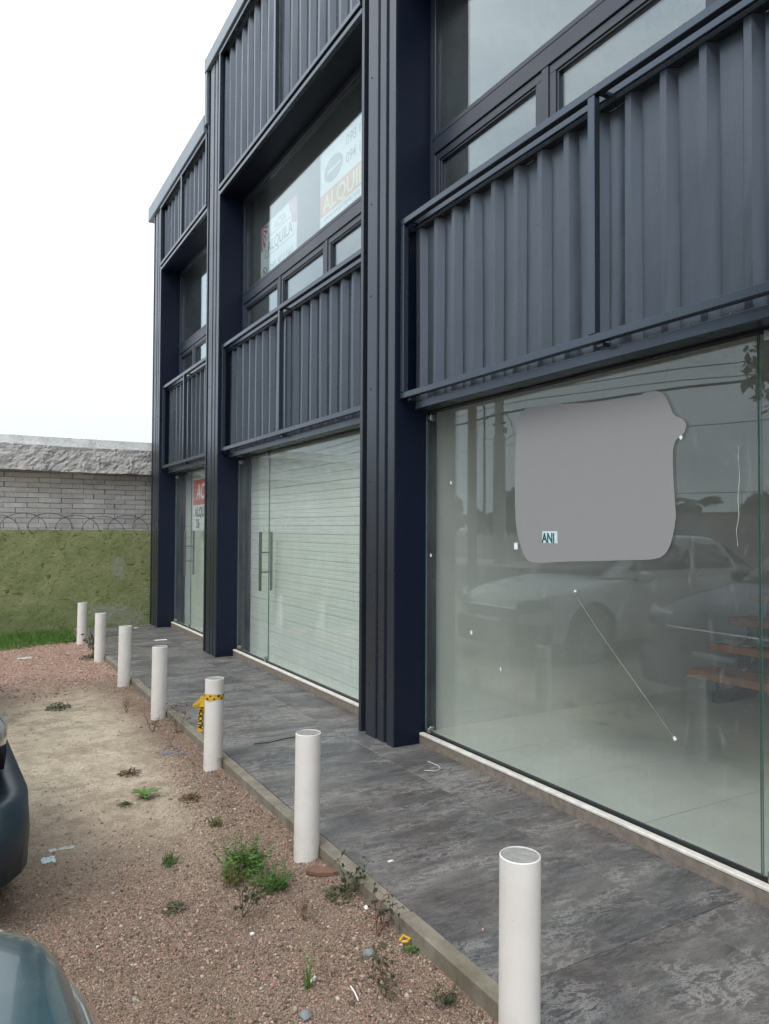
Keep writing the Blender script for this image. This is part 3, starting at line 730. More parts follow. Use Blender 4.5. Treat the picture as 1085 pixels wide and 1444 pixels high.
# staircase inside the open bay, with a crumpled bag on the second tread
st = empty('staircase', (5.2, 3.3, .07), 'wooden tread staircase on dark steel stringers seen through the near shop glass', 'staircase')
for k in range(13):
    x = 5.20 + .275 * k; z = .288 + .195 * k
    if z > 2.85: break
    MB().box(x, x + .31, 2.62, 4.05, z - .062, z).build('tread', M['wood'], st, bev=.005)
    for yb in (3.79, 2.96): MB().box(x + .02, x + .20, yb, yb + .10, z - .19, z - .0625).build('tread_bracket', M['bracket_grey'], st)
MB().prism_x([(0, 0)] * 0 or [(3.72, .071), (3.78, .071), (3.78, .16), (3.72, .16)], 5.16, 5.62).build('foot_plate', M['alu'], st)
for y in (3.72, 2.90):
    n = MB(); pts = [(5.28, .072), (5.62, .072), (8.95, 2.47), (8.95, 2.72)]
    vs = [(x, y, z) for x, z in pts] + [(x, y + .05, z) for x, z in pts]
    n.add(vs, [(0, 1, 2, 3), (7, 6, 5, 4), (0, 4, 5, 1), (1, 5, 6, 2), (2, 6, 7, 3), (3, 7, 4, 0)]).build('stringer', M['black'], st)
def crumple(name, c, sx, sy, sz, m, seed, parent=None):
    rg = np.random.default_rng(seed); n = 14; X, Y = np.meshgrid(np.linspace(-1, 1, n), np.linspace(-1, 1, n), indexing='ij')
    h = np.abs(rg.normal(0, .5, (n, n))) * (1 - X ** 2 * .8) * (1 - Y ** 2 * .8); X = X + rg.normal(0, .08, (n, n)); Y = Y + rg.normal(0, .08, (n, n))
    V = np.stack([c[0] + X * sx, c[1] + Y * sy, c[2] + h * sz], -1).reshape(-1, 3); i = np.arange(n * n).reshape(n, n)
    F = np.stack([i[:-1, :-1], i[1:, :-1], i[1:, 1:], i[:-1, 1:]], -1).reshape(-1, 4)
    o = link(name, tri_mesh(name, V - np.array(c), F, m), parent, c); s = o.modifiers.new('thick', 'SOLIDIFY'); s.thickness = .0015; return o
M['bag'] = plain('grey_blue_plastic_bag', (.50, .56, .62), .3, .5, 0, .5, 12)
tag(crumple('plastic_bag', (5.62, 3.50, .486), .11, .28, .14, M['bag'], 3), 'crumpled grey plastic bag lying on the second stair tread', 'bag')
tag(crumple('newspaper', (5.60, 3.86, .486), .09, .17, .04, M['paper'], 5), 'folded pale newspaper lying beside the bag on the stair tread', 'newspaper')

# ------------------------------------------------------------------ signs and marks on the glass
# flat grey mask shape added over an unseen sign, with a scrap of teal lettering
OUT = [(3.221, 2.02), (3.19, 2.075), (3.13, 2.098), (2.90, 2.085), (2.66, 2.055), (2.43, 2.035), (2.36, 2.040), (2.325, 2.055), (2.25, 2.05), (2.21, 2.025), (2.182, 1.965), (2.165, 1.925),
       (2.115, 1.905), (2.098, 1.875), (2.115, 1.835), (2.168, 1.815), (2.172, 1.70), (2.165, 1.60), (2.160, 1.53), (2.155, 1.48), (2.176, 1.38), (2.21, 1.315), (2.268, 1.290), (2.42, 1.282), (2.66, 1.268),
       (2.86, 1.258), (3.08, 1.238), (3.15, 1.262), (3.185, 1.325), (3.222, 1.415), (3.235, 1.55), (3.236, 1.75)]
def smooth_loop(p, it=2):
    for _ in range(it):
        q = []
        for i in range(len(p)):
            a, b = p[i], p[(i + 1) % len(p)]
            q += [(a[0] * .75 + b[0] * .25, a[1] * .75 + b[1] * .25), (a[0] * .25 + b[0] * .75, a[1] * .25 + b[1] * .75)]
        p = q
    return p
gs = empty('grey_mask_shape', (2.708, 2.7, 1.24), 'flat grey mask shape with uneven rounded outline, added over an unseen sign on the near shop window', 'sheet')
MB().prism_x(smooth_loop(OUT), 2.7086, 2.7096).build('sheet', M['patch'], gs)
MB().prism_x([(3.012, 1.352), (2.892, 1.352), (2.895, 1.415), (3.008, 1.415)], 2.7080, 2.7085).build('sticker', M['sticker'], gs)
text('ANI', .070, 3.010, 1.356, 2.7077, M['teal_ink'], gs, width=.80, off=.0026)

def poster(name, y0, y1, z0, z1, x, label, slant=0):
    t = empty(name, (x, (y0 + y1) / 2, z0), label, 'sign')
    MB().box(x, x + .002, y0, y1, z0, z1).build('board', M['paper'], t); return t
px = 2.7745
p1 = poster('rental_poster', 6.55, 7.53, 4.065, 4.66, px, 'white ALQUILA poster with red rays, left one in the middle upper window')
text('ACSA', .125, 7.15, 4.52, px - .0006, M['grey_ink'], p1, width=1.05)
text('ALQUILA', .165, 7.33, 4.335, px - .0006, M['ink'], p1, width=1.0, off=.001)
ln = MB().box(px - .0008, px - .0001, 6.62, 7.40, 4.495, 4.502).box(px - .0008, px - .0001, 6.62, 7.40, 4.295, 4.302).box(px - .0008, px - .0001, 6.615, 6.62, 4.302, 4.495).box(px - .0008, px - .0001, 7.40, 7.406, 4.302, 4.495)
ln.build('outline', M['ink'], p1)
text('095 802 043', .128, 7.26, 4.105, px - .0006, M['grey_ink'], p1, width=.98, off=.001)
rg = MB(); ring = [(7.40 + .055 * math.cos(a), 4.15 + .055 * math.sin(a)) for a in np.linspace(0, 6.28, 25)]
rg.tube([(px - .0006, y, z) for y, z in ring], .004, 4).tube([(px - .0006, 7.42, 4.175), (px - .0006, 7.415, 4.155), (px - .0006, 7.395, 4.138), (px - .0006, 7.378, 4.132)], .006, 4)
rg.build('phone_icon', M['ink'], p1)
for cy, sgn in ((7.53, -1), (6.55, 1)):
    cz, hh = (4.66, -1) if sgn < 0 else (4.66, -1)
    fan = MB()
    for k in range(5):
        a0, a1 = math.radians(4 + k * 18), math.radians(15 + k * 18)
        L = .20 + (.06 if k > 2 else 0)
        fan.prism_x([(cy, cz), (cy + sgn * L * math.cos(a0), cz - L * math.sin(a0)), (cy + sgn * L * math.cos(a1), cz - L * math.sin(a1))][::(1 if sgn > 0 else -1)], px - .0009, px - .0002)
    fan.build('ray_print', M['pink'], p1)
p2 = poster('rental_poster', 4.90, 6.01, 4.065, 4.80, px, 'white ALQUILA poster with orange band and oval emblem, nearer one in the upper window')
MB().box(px - .0006, px - .0001, 4.90, 6.01, 4.215, 4.415).build('orange_band', M['orange'], p2)
text('ALQUILA', .205, 5.95, 4.242, px - .0010, M['cream'], p2, width=1.12, off=.004)
ov = [(5.745 + .185 * math.cos(a), 4.575 + .108 * math.sin(a)) for a in np.linspace(0, 6.283, 33)[:-1]]
MB().prism_x(ov, px - .0008, px - .0001).build('oval_emblem', M['oval'], p2)
MB().box(px - .0012, px - .0009, 5.60, 5.86, 4.566, 4.588).build('emblem_bar', M['sticker'], p2)
text('098 13', .125, 5.50, 4.655, px - .0006, M['grey_ink'], p2, width=.98, off=.001); text('094 12', .125, 5.50, 4.505, px - .0006, M['grey_ink'], p2, width=.98, off=.001)
text('www.inmobiliaria.com', .072, 5.93, 4.160, px - .0006, M['grey_ink'], p2, width=1.05); text('AV. GIANNATTASIO KM', .070, 5.95, 4.092, px - .0006, M['grey_ink'], p2, width=1.05)
p3 = poster('rental_poster', 9.22, 9.925, 1.40, 2.085, 2.724, 'red and white rental sign behind the far shop glass, half hidden by a pillar')
MB().box(2.7232, 2.7238, 9.24, 9.905, 1.735, 2.070).build('red_band', M['red'], p3)
text('AC', .28, 9.76, 1.815, 2.7228, M['paper'], p3, width=.95, shear=.2, off=.006); text('ALQUILA', .17, 9.83, 1.585, 2.7234, M['ink'], p3, width=.95, off=.006); text('26', .165, 9.77, 1.435, 2.7234, M['ink'], p3, width=1.0, off=.006)

# long strip of dusty tape across the near glass, dried drips and bits of old tape
def on_glass(name, pts, r, m, label, cat, group=None):
    mb = MB(); mb.tube([(2.7092, y, z) for y, z in pts], r, 5); return tag(mb.build(name, m), label, cat, group)
on_glass('tape_line', [(2.772, 1.105), (2.735, 1.06), (2.62, .94), (2.50, .825), (2.38, .713), (2.28, .62), (2.205, .548), (2.17, .517)], .0026, M['streak'], 'long dusty diagonal streak running down the near shop window', 'streak')
on_glass('drip_mark', [(1.855, 1.76), (1.858, 1.72), (1.852, 1.64), (1.860, 1.55), (1.856, 1.48), (1.868, 1.42), (1.862, 1.36)], .0016, M['tape_clear'], 'white dried drip running down near the right glass joint', 'stain')
def scrap(y, z, w, h, rot, label):
    w, h = w * .62, h * .62; c, s = math.cos(rot), math.sin(rot); q = [(-w, -h), (w, -h), (w, h), (-w, h)]
    o = MB().prism_x([(y - (a * c - b * s), z + a * s + b * c) for a, b in q][::-1], 2.7065, 2.7095).build('tape_scrap', M['paper']); return tag(o, label, 'tape', 'tape scraps on the near shop window')
for y, z, w, h, rt, lb in [(2.168, .517, .011, .013, .7, 'white tape scrap at the lower end of the diagonal streak'), (2.128, 1.825, .011, .012, .6, 'white tape scrap just right of the large grey mask shape'),
                          (2.765, 1.112, .012, .008, .3, 'white tape scrap at the upper end of the diagonal streak'), (3.64, .795, .012, .018, .05, 'white tape scrap low on the left of the near shop window'),
                          (4.088, 1.250, .012, .016, .0, 'white tape scrap beside the pillar edge of the near window'), (3.225, 1.330, .022, .03, .05, 'white paper tab poking out at lower left of the grey mask shape'),
                          (3.86, 1.72, .010, .015, .1, 'tiny white tape scrap high on the left of the near window'), (3.36, .62, .006, .016, .1, 'small upright tape scrap low under the reflected cars')]:
    scrap(y, z, w, h, rt, lb)

# ------------------------------------------------------------------ neighbour: green wall, razor wire, brick building
gw = MB(); nx, nzz = 150, 34; vs = []
for i in range(nx + 1):
    for j in range(nzz + 1):
        x = -1.4 + (3.2 + 1.4) * i / nx; z = -.15 + 1.545 * j / nzz
        d = .018 * (fbm(np.array(x * 4.), np.array(z * 4.), 31) - .5) + .010 * (fbm(np.array(x * 14.), np.array(z * 14.), 37) - .5)
        top = .012 * (fbm(np.array(x * 5.), np.array(.3), 17) - .5) if j == nzz else 0
        vs.append((x, 11.30 + float(d), z + float(top)))
gw.add(vs, [(i * (nzz + 1) + j, (i + 1) * (nzz + 1) + j, (i + 1) * (nzz + 1) + j + 1, i * (nzz + 1) + j + 1) for i in range(nx) for j in range(nzz)])
gw.box(-1.4, 3.2, 11.325, 11.48, -.15, 1.385)
o = gw.build('garden_wall', M['green'], smooth=True); tag(o, 'weathered green painted wall with peeling paint at the end of the lot', 'wall')
rz = empty('razor_wire', (0, 11.40, 1.39), 'coil of rusty razor wire along the top of the green wall', 'razor wire')
pts = []; k = 0
for i in range(900):
    a = i * .14; x = 2.95 - i * .0078
    if x < -1.3: break
    pts.append((x + .20 * math.cos(a * 1.0), 11.40 + .10 * math.sin(a * 1.0 + .6), 1.46 + .155 * math.sin(a) + .02 * math.sin(i * .031)))
MB().tube(pts, .0042, 5).build('coil', M['rust_wire'], rz, smooth=True)
bb = MB()
for i in range(6, len(pts), 9):
    p = Vector(pts[i]); bb.tube([p + Vector((-.012, 0, .012)), p + Vector((.012, .004, -.012))], .002, 4); bb.tube([p + Vector((.012, 0, .010)), p + Vector((-.012, .004, -.008))], .002, 4)
tag(bb.build('barbs', M['rust_wire'], rz), kind='stuff')
nb = empty('neighbour_building', (0, 12, 0), 'low neighbouring building with white painted brick wall under a rough grey roof edge', 'building')
MB().box(-1.6, 4.2, 11.84, 15.5, -.1, 2.42).build('wall_core', M['joint_w'], nb)
bx = MB(); L_, H_ = .294, .0665; bx.box(-L_ / 2, L_ / 2, 11.815, 11.85, -H_ / 2, H_ / 2)
bme = bx.mesh('brick', M['brick'], Vector((0, 12, 0)))
for r in range(15):
    z = 1.235 + r * .0735
    if z > 2.36: break
    for c in range(14):
        x = 2.95 - c * .302 - (.151 if r % 2 else 0) + random.uniform(-.006, .006)
        o = link('brick', bme, nb, (x, random.uniform(-.004, .004), z + random.uniform(-.0025, .0025))); o.rotation_euler = (0, random.uniform(-.008, .008), random.uniform(-.01, .01))
bevel_src = bme
# rough plaster roof edge
nx, nz_ = 200, 26; vs = []
for i in range(nx + 1):
    for j in range(nz_ + 1):
        x = -1.6 + 5.8 * i / nx; t = j / nz_
        z = 2.235 + .005 * math.sin(x * 3) + .375 * t
        d = .075 * (fbm(np.array(x * 9.), np.array(z * 9.), 41) - .5) + .03 * (fbm(np.array(x * 30.), np.array(z * 30.), 45, 2) - .5)
        vs.append((x, 11.50 + .10 * t - float(d), z + (.018 * (float(fbm(np.array(x * 6.), np.array(2.), 3)) - .5) if j in (0, nz_) else 0)))
rb = MB(); rb.add(vs, [(i * (nz_ + 1) + j, (i + 1) * (nz_ + 1) + j, (i + 1) * (nz_ + 1) + j + 1, i * (nz_ + 1) + j + 1) for i in range(nx) for j in range(nz_)])
rb.box(-1.6, 4.2, 11.60, 12.3, 2.236, 2.60)
rb.build('roof_edge', M['plaster'], nb, smooth=False)
MB().box(-1.6, 4.2, 11.75, 15.5, 2.42, 2.76).build('roof_cap', M['white_cap'], nb, bev=.01)

# grass strip along the foot of the green wall
def blades(n, f):
    x, y, h, lean = f(n); a = RNG.uniform(0, 6.28, n); w = RNG.uniform(.002, .0045, n); z = ground_z(x, y)
    dx, dy = np.cos(a) * w, np.sin(a) * w; l = RNG.normal(0, 1, (n, 2)) * lean[:, None]
    p = [np.stack([x - dx, y - dy, z - .004], 1), np.stack([x + dx, y + dy, z - .004], 1),
         np.stack([x + dx * .7 + l[:, 0] * .4, y + dy * .7 + l[:, 1] * .4, z + h * .6], 1), np.stack([x - dx * .7 + l[:, 0] * .4, y - dy * .7 + l[:, 1] * .4, z + h * .6], 1), np.stack([x + l[:, 0], y + l[:, 1], z + h], 1)]
    V = np.stack(p, 1).reshape(-1, 3); b = (np.arange(n) * 5)[:, None]
    F = np.concatenate([b + np.array([0, 1, 2]), b + np.array([0, 2, 3]), b + np.array([3, 2, 4])])
    return V, F
def strip(n):
    x = RNG.uniform(-2.0, 1.36, n); e = RNG.uniform(0, 1, n) ** .8
    edge = 10.05 + .30 * (fbm(x * 2.2, x * 0, 51) - .5) + .30 * np.clip((x - .3) / 1.0, 0, 1)
    y = edge + (11.27 - edge) * e; h = RNG.uniform(.03, .10, n) * (.35 + .9 * e) * (.5 + fbm(x * 4, y * 4, 53)); return x, y, h, h * .35
V, F = blades(24000, strip)
tag(link('grass', tri_mesh('grass', V, F, M['grass'])), 'short green grass strip at the foot of the green wall', 'grass', None, 'stuff')

# ------------------------------------------------------------------ bollards
B = [(1.372, 1.62, 'nearest white pipe bollard, at the bottom right beside the kerb end'), (1.372, 3.075, 'white pipe bollard beside the brown tile shard and the leafy weed'),
     (1.372, 4.49, 'white pipe bollard with yellow warning tape tied round it'), (1.358, 5.87, 'white pipe bollard just beyond the yellow taped one, with twigs at its foot'),
     (1.356, 7.25, 'white pipe bollard fourth from the green wall side, third in distance order from it'), (1.365, 8.71, 'white pipe bollard with a leafy dark weed at its foot'), (1.368, 10.14, 'farthest white pipe bollard, standing by the grass at the green wall')]
B[4] = (1.356, 7.25, 'white pipe bollard between the taped one and the two farthest, third from the green wall')
R_B = .0575; Z0 = -.14; HT = [.512, .502, .497, .502, .502, .476, .466]
pipe = MB().lathe((0, 0, 0), [(R_B, 0), (R_B, .60), (R_B - .002, .602), (R_B - .0032, .602), (R_B - .0032, .590)], 40).mesh('pipe', M['pvc'])
capm = MB().lathe((0, 0, 0), [(R_B - .0033, .575), (R_B - .0033, .5985), (.03, .6005), (.002, .601)], 40).mesh('concrete_fill', M['conc_cap'])
for me in (pipe, capm): shade(me, True)
for me in (pipe, capm): me.set_sharp_from_angle(angle=math.radians(40))
proto = empty('bollard', (0, 0, 0), None, 'bollard', 'white pipe bollards along the kerb')
pa, ca_ = link('pipe', pipe, proto), link('concrete_fill', capm, proto)
for k, (x, y, lb) in enumerate(B):
    if k == 0: t, kids = proto, None
    else:
        t = proto.copy(); COL.objects.link(t)
        for c in (pa, ca_): d = c.copy(); COL.objects.link(d); d.parent = t
    t.location = (x, y, HT[k] - .602); t.rotation_euler = (random.uniform(-.006, .006), .011 if k else .002, 0)
    if k == 2: t.rotation_euler = (0, .010, 0)
    t['label'] = lb
# warning tape tied round the third bollard
tx, ty = 1.372, 4.49
tp = empty('warning_tape', (tx, ty, .40), 'yellow and black warning tape tied round a white bollard, its end hanging down', 'tape')
n = 40; vs = []
for i in range(n + 1):
    a = 2 * math.pi * i / n; r = R_B + .0022 + .0008 * math.sin(5 * a)
    for z in (.372 + .004 * math.sin(3 * a), .391 + .003 * math.sin(4 * a + 1), .408 + .003 * math.sin(2 * a)): vs.append((tx + .005 + r * math.cos(a), ty + r * math.sin(a), z))
MB().add(vs, [(3 * i + j, 3 * i + 3 + j, 3 * i + 4 + j, 3 * i + 1 + j) for i in range(n) for j in range(2)]).build('band', M['tape_y'], tp, smooth=True)
mk = MB()
for k in range(16):
    a = 2 * math.pi * k / 16; 
    a1 = a + (.16 if k % 3 else .26); r = R_B + .0042
    zz = .377 if k % 2 else .394; mk.add([(tx + .005 + r * math.cos(q), ty + r * math.sin(q), z) for q in (a, a1) for z in (zz, zz + .010)], [(0, 2, 3, 1)])
mk.build('band_print', M['ink'], tp)
# hanging end, on the side away from the building, lettering reads upwards
hx, hy = tx - .052, ty + .045
fold = MB(); prof = [(.0, .385, 0), (-.006, .35, .004), (-.010, .30, .0), (-.013, .25, .006), (-.015, .21, .002), (-.018, .165, .004)]
vs = []
for dx, z, w in prof: vs += [(hx + dx - .013, hy + w + .008, z), (hx + dx + .014, hy + w - .008, z)]
fold.add(vs, [(2 * i, 2 * i + 2, 2 * i + 3, 2 * i + 1) for i in range(len(prof) - 1)])
fold.add([(hx + .012, hy, .385), (hx - .062, hy + .015, .338), (hx - .058, hy + .014, .322), (hx + .010, hy, .360)], [(0, 1, 2, 3)])
fold.add([(hx - .052, hy + .010, .325), (hx - .015, hy + .004, .345), (hx - .012, hy + .012, .315), (hx - .040, hy + .018, .305)], [(0, 1, 2, 3)])
fo = fold.build('hanging_end', M['tape_y'], tp); s = fo.modifiers.new('t', 'SOLIDIFY'); s.thickness = .0008
def tape_text(body, z0, size):
    """lettering on the hanging end: faces -Y, reads upwards"""
    c = bpy.data.curves.new('tape_print', 'FONT'); c.body = body; c.size = size; c.extrude = .0003; c.offset = .001
    t = bpy.data.objects.new('tape_print_curve', c); COL.objects.link(t); bpy.context.view_layer.update()
    me = bpy.data.meshes.new_from_object(t.evaluated_get(bpy.context.evaluated_depsgraph_get())); bpy.data.objects.remove(t)
    for v in me.vertices:
        x, y, z = v.co; zz = z0 + x; dx = np.interp(zz, [p[1] for p in prof[::-1]], [p[0] for p in prof[::-1]]); w = np.interp(zz, [p[1] for p in prof[::-1]], [p[2] for p in prof[::-1]])
        u = (.0125 - y); v.co = (hx + dx - .001 + u - tx, hy + w - .6316 * (u - .0) - .0018 - ty, zz - .40)
    me.materials.clear(); me.materials.append(M['ink']); link('tape_print', me, tp)
tape_text('AUCION', .185, .034)

# ------------------------------------------------------------------ cars
def car_paint(name, c, rough=.25):
    n = N(name); v = n.world(); f = n.noise(v, 4, 6, .7)
    col = n.mix(n.math('MULTIPLY', n.ramp(f, (.4, 0.0), (.75, 1.0)), .14), c, (.30, .27, .23))
    return n.done(n.bsdf(col, rough, .40, .0, None, .40))
M['lens'] = plain('headlight_lens', (.30, .32, .32), .08, .8, .2, .2, 20, .8)
M['bumper'] = plain('blue_grey_bumper', (.020, .036, .048), .42, .45, 0, .12, 6)
M['lens_in'] = plain('headlight_reflector', (.65, .66, .66), .12, .6, 1.0, .1)
M['car_glass'] = plain('dark_car_glass', (.012, .016, .018), .04, .8, 0, .1, 5, .5)
M['chrome'] = plain('chrome_trim', (.75, .76, .76), .10, .5, 1.0, .03)
def car(name, x_nose, yc, paint, label, L=4.25, hw=.87, hood=.92, roof=1.47, zg=-.075, trim='plastic', flat=0.0, blunt=0.0, rot=0.0, bump=.012, bmat=None):
    c = empty(name, (x_nose, yc, zg), label, 'car', 'cars parked nose in towards the shop')
    P = lambda s, y, z: (x_nose - s, yc + y, zg + z)
    k = hood / .92
    ST = [(.0, .40, .34, .52), (.035, .57, .28, .60), (.10, .70, .24, .68), (.22, .795, .21, .765), (.42, .845, .20, .835), (.75, .862, .19, .885), (1.05, .868, .18, .925), (1.30, .87, .18, .965), (1.9, .87, .18, .985), (2.7, .87, .18, .995), (3.4, .865, .20, 1.0), (3.85, .845, .24, .985), (4.08, .80, .30, .94), (4.2, .70, .36, .86), (4.25, .50, .42, .76)]
    for i in range(6):
        s, w, zl, zt = ST[i]; ST[i] = (s, w + flat * (.855 - w), zl, zt + (blunt if i else blunt * .35) * (.875 - zt))
    c.rotation_euler = (0, 0, rot)
    ring = lambda w, zl, zt: [(0, zl), (.72 * w, zl), (.93 * w, zl + .04), (.985 * w, zl + .14), (w, zl + (zt - zl) * .50), (.992 * w, zl + (zt - zl) * .72), (.955 * w, zt - .055), (.86 * w, zt - .008), (.60 * w, zt + .012), (.30 * w, zt + .022), (0, zt + .026)]
    vs = []; n = 0
    for s, w, zl, zt in ST:
        w = w * hw / .87; s = s * L / 4.25; zt = zt * k
        h = ring(w, zl, zt); full = h + [(-y, z) for y, z in h[-2:0:-1]]; n = len(full); vs += [P(s, y, z) for y, z in full]
    m = len(ST); fs = [(a * n + i, a * n + (i + 1) % n, (a + 1) * n + (i + 1) % n, (a + 1) * n + i) for a in range(m - 1) for i in range(n)] + [tuple(range(n))[::-1], tuple(range((m - 1) * n, m * n))]
    body = MB().add(vs, fs).build('body', [paint, M['plastic']], c, smooth=True)
    ss = body.modifiers.new('sub', 'SUBSURF'); ss.levels = ss.render_levels = 2
    # wheel arches cut out of the body
    cut = MB()
    for s in (.80 * L / 4.25, 3.38 * L / 4.25):
        for sg in (-1, 1): cut.cyl(P(s, sg * (hw - .23), .325), P(s, sg * (hw + .1), .325), .375, .375, 40)
    co = cut.build('cutter', M['plastic'], c); bo = body.modifiers.new('arch', 'BOOLEAN'); bo.object = co; bo.operation = 'DIFFERENCE'; bo.solver = 'EXACT'
    bpy.context.view_layer.update(); dg = bpy.context.evaluated_depsgraph_get(); me = bpy.data.meshes.new_from_object(body.evaluated_get(dg)); body.modifiers.clear(); body.data = me; bpy.data.objects.remove(co)
    autosmooth(body, 40)
    # cabin: paint shell with window panels set slightly proud
    s0, s1, s2, s3 = [q * L / 4.25 for q in (1.12, 1.92, 3.35, 4.0)]
    zb = .96 * k; base = [(s0, .60 * hw / .87), (s0 + .12, .755 * hw / .87), (s1 + .4, .80 * hw / .87), (s2, .795 * hw / .87), (s3, .70 * hw / .87)]
    top = [(s1, .50 * hw / .87), (s1 + .06, .565 * hw / .87), (s1 + .5, .60 * hw / .87), (s2 - .1, .595 * hw / .87), (s2, .50 * hw / .87)]
    zt = [roof - .035, roof - .035, roof, roof - .015, roof - .05]
    lv = []
    for t in (0, .35, .7, .93, 1.0):
        rr = []
        for (a, b), (e, d), z in zip(base, top, zt):
            q = t if t < .93 else .93 + (t - .93) * 3.0
            bulge = .05 * math.sin(math.pi * min(1, t))
            rr.append((a + (e - a) * q, b + (d - b) * q + bulge, zb + (z - zb) * (t if t <= .93 else (.975 if t < 1 else 1.0))))
        lv.append(rr)
    n = 10; vs = []
    for rr in lv: vs += [P(s, y, z) for s, y, z in rr] + [P(s, -y, z) for s, y, z in rr[::-1]]
    m = len(lv); fs = [(a * n + i, a * n + (i + 1) % n, (a + 1) * n + (i + 1) % n, (a + 1) * n + i) for a in range(m - 1) for i in range(n)]
    fs += [((m - 1) * n + i, (m - 1) * n + i + 1, (m - 1) * n + 8 - i, (m - 1) * n + 9 - i) for i in range(4)]
    cab = MB().add(vs, fs).build('cabin', paint, c, smooth=True); q = cab.modifiers.new('sub', 'SUBSURF'); q.levels = q.render_levels = 2
    def lerp(rr, a, t): i = int(a); i = min(i, 3); f = a - i; p, r = rr[i], rr[i + 1]; return [p[j] + (r[j] - p[j]) * f for j in range(3)]
    def surf(a, t):
        tt = t * (m - 1); i = min(int(tt), m - 2); f = tt - i; p, r = lerp(lv[i], a, 0), lerp(lv[i + 1], a, 0); return [p[j] + (r[j] - p[j]) * f for j in range(3)]
    def window(nm, a0, a1, t0, t1, sg, out=.012):
        vs = []; na, nt = 5, 4
        for ia in range(na):
            for it in range(nt):
                s, y, z = surf(a0 + (a1 - a0) * ia / (na - 1), t0 + (t1 - t0) * it / (nt - 1)); vs.append(P(s, sg * (y + out), z + out * .2))
        f = [(ia * nt + it, (ia + 1) * nt + it, (ia + 1) * nt + it + 1, ia * nt + it + 1) for ia in range(na - 1) for it in range(nt - 1)]
        if sg < 0: f = [q[::-1] for q in f]
        w = MB().add(vs, f).build(nm, M['car_glass'], c, smooth=True); w.modifiers.new('t', 'SOLIDIFY').thickness = .004; return w
    for sg in (-1, 1):
        window('side_window', 1.10, 2.20, .12, .66, sg); window('side_window', 2.30, 3.05, .12, .66, sg)
    # windscreen and rear window
    for nm, sa, sb in (('windscreen', 0, 0), ('rear_window', 4, 4)):
        vs = []; nt, ny = 4, 9; d = -.03 if sa == 0 else .03
        for it in range(nt):
            s, y, z = surf(sa, .06 + .66 * it / (nt - 1))
            for iy in range(ny): f = -1 + 2 * iy / (ny - 1); vs.append(P(s + d * (1 - f * f) * 1.2 + d * .5, f * y * .98, z))
        w = MB().add(vs, [(it * ny + iy, it * ny + iy + 1, (it + 1) * ny + iy + 1, (it + 1) * ny + iy) for it in range(nt - 1) for iy in range(ny - 1)]).build(nm, M['car_glass'], c, smooth=True); w.modifiers.new('t', 'SOLIDIFY').thickness = .004
    # bumper, grille, plate, lamps, mirrors
    def nose(y):       # how far back the nose is at |y|
        return np.interp(abs(y), [q[1] * hw / .87 for q in ST[:6]], [q[0] * L / 4.25 for q in ST[:6]])
    def strip(nm, y0, y1, z0, z1, out, m, n=18, th=.02, par=c):
        vs = []
        for i in range(n + 1):
            y = y0 + (y1 - y0) * i / n; s = nose(y)
            for z in (z0, (z0 + z1) / 2, z1): vs.append(P(s - out - (.008 if z not in (z0, z1) else 0), y, z))
        o = MB().add(vs, [(3 * i + j, 3 * i + 3 + j, 3 * i + 4 + j, 3 * i + 1 + j) for i in range(n) for j in range(2)]).build(nm, m, par, smooth=True)
        s = o.modifiers.new('t', 'SOLIDIFY'); s.thickness = th; s.offset = 0; return o
    strip('bumper', -.80 * hw / .87, .80 * hw / .87, .19, .46, bump / 2, bmat or M['plastic'], 26, bump + .06)
    g = strip('grille', -.40, .40, .50, .58 * k + .03, .006, M['plastic'], 14, .03)
    strip('chrome_bar', -.62, .62, .615 * k, .632 * k, -.028, M['chrome'], 18, .016)
    strip('licence_plate', -.20, .20, .40, .50, .03, M['paper'], 8, .006)
    for sg in (-1, 1):
        vs, fs = [], []; na, nb_ = 9, 5
        for i in range(na):
            u = i / (na - 1); y = (.47 + .33 * u) * hw / .87; s = nose(y) + .02; 
            for j in range(nb_):
                v = j / (nb_ - 1); zz = (.60 + .05 * u) * k + (.14 - .0 * u) * k * v * (1 - .35 * u * (1 - v)); bul = .030 * math.sin(math.pi * v) + .012
                vs.append(P(s - bul + .05 * v * k, sg * (y + .012 * math.sin(math.pi * v)), zz))
        fs = [(i * nb_ + j, (i + 1) * nb_ + j, (i + 1) * nb_ + j + 1, i * nb_ + j + 1) for i in range(na - 1) for j in range(nb_ - 1)]
        if sg > 0: fs = [q[::-1] for q in fs]
        h = MB().add(vs, fs).build('headlight', M['lens'], c, smooth=True); s = h.modifiers.new('t', 'SOLIDIFY'); s.thickness = .03; s.offset = 0
        mr = MB().lathe((0, 0, 0), [(.01, -.09), (.06, -.075), (.085, -.02), (.08, .04), (.055, .085), (.01, .095)], 16).build('mirror', paint, c, smooth=True, local=True)
        mr.matrix_local = Matrix.Translation(Vector((-1.55 * L / 4.25, sg * (hw + .06), .98 * k))) @ Matrix.Rotation(math.pi / 2, 4, 'X') @ Matrix.Diagonal((.8, .85, 1.1, 1))
        MB().box(x_nose - 1.58 * L / 4.25, x_nose - 1.52 * L / 4.25, yc + sg * (hw - .10), yc + sg * (hw + .02), zg + .93 * k, zg + .95 * k).build('mirror_arm', M['plastic'], c)
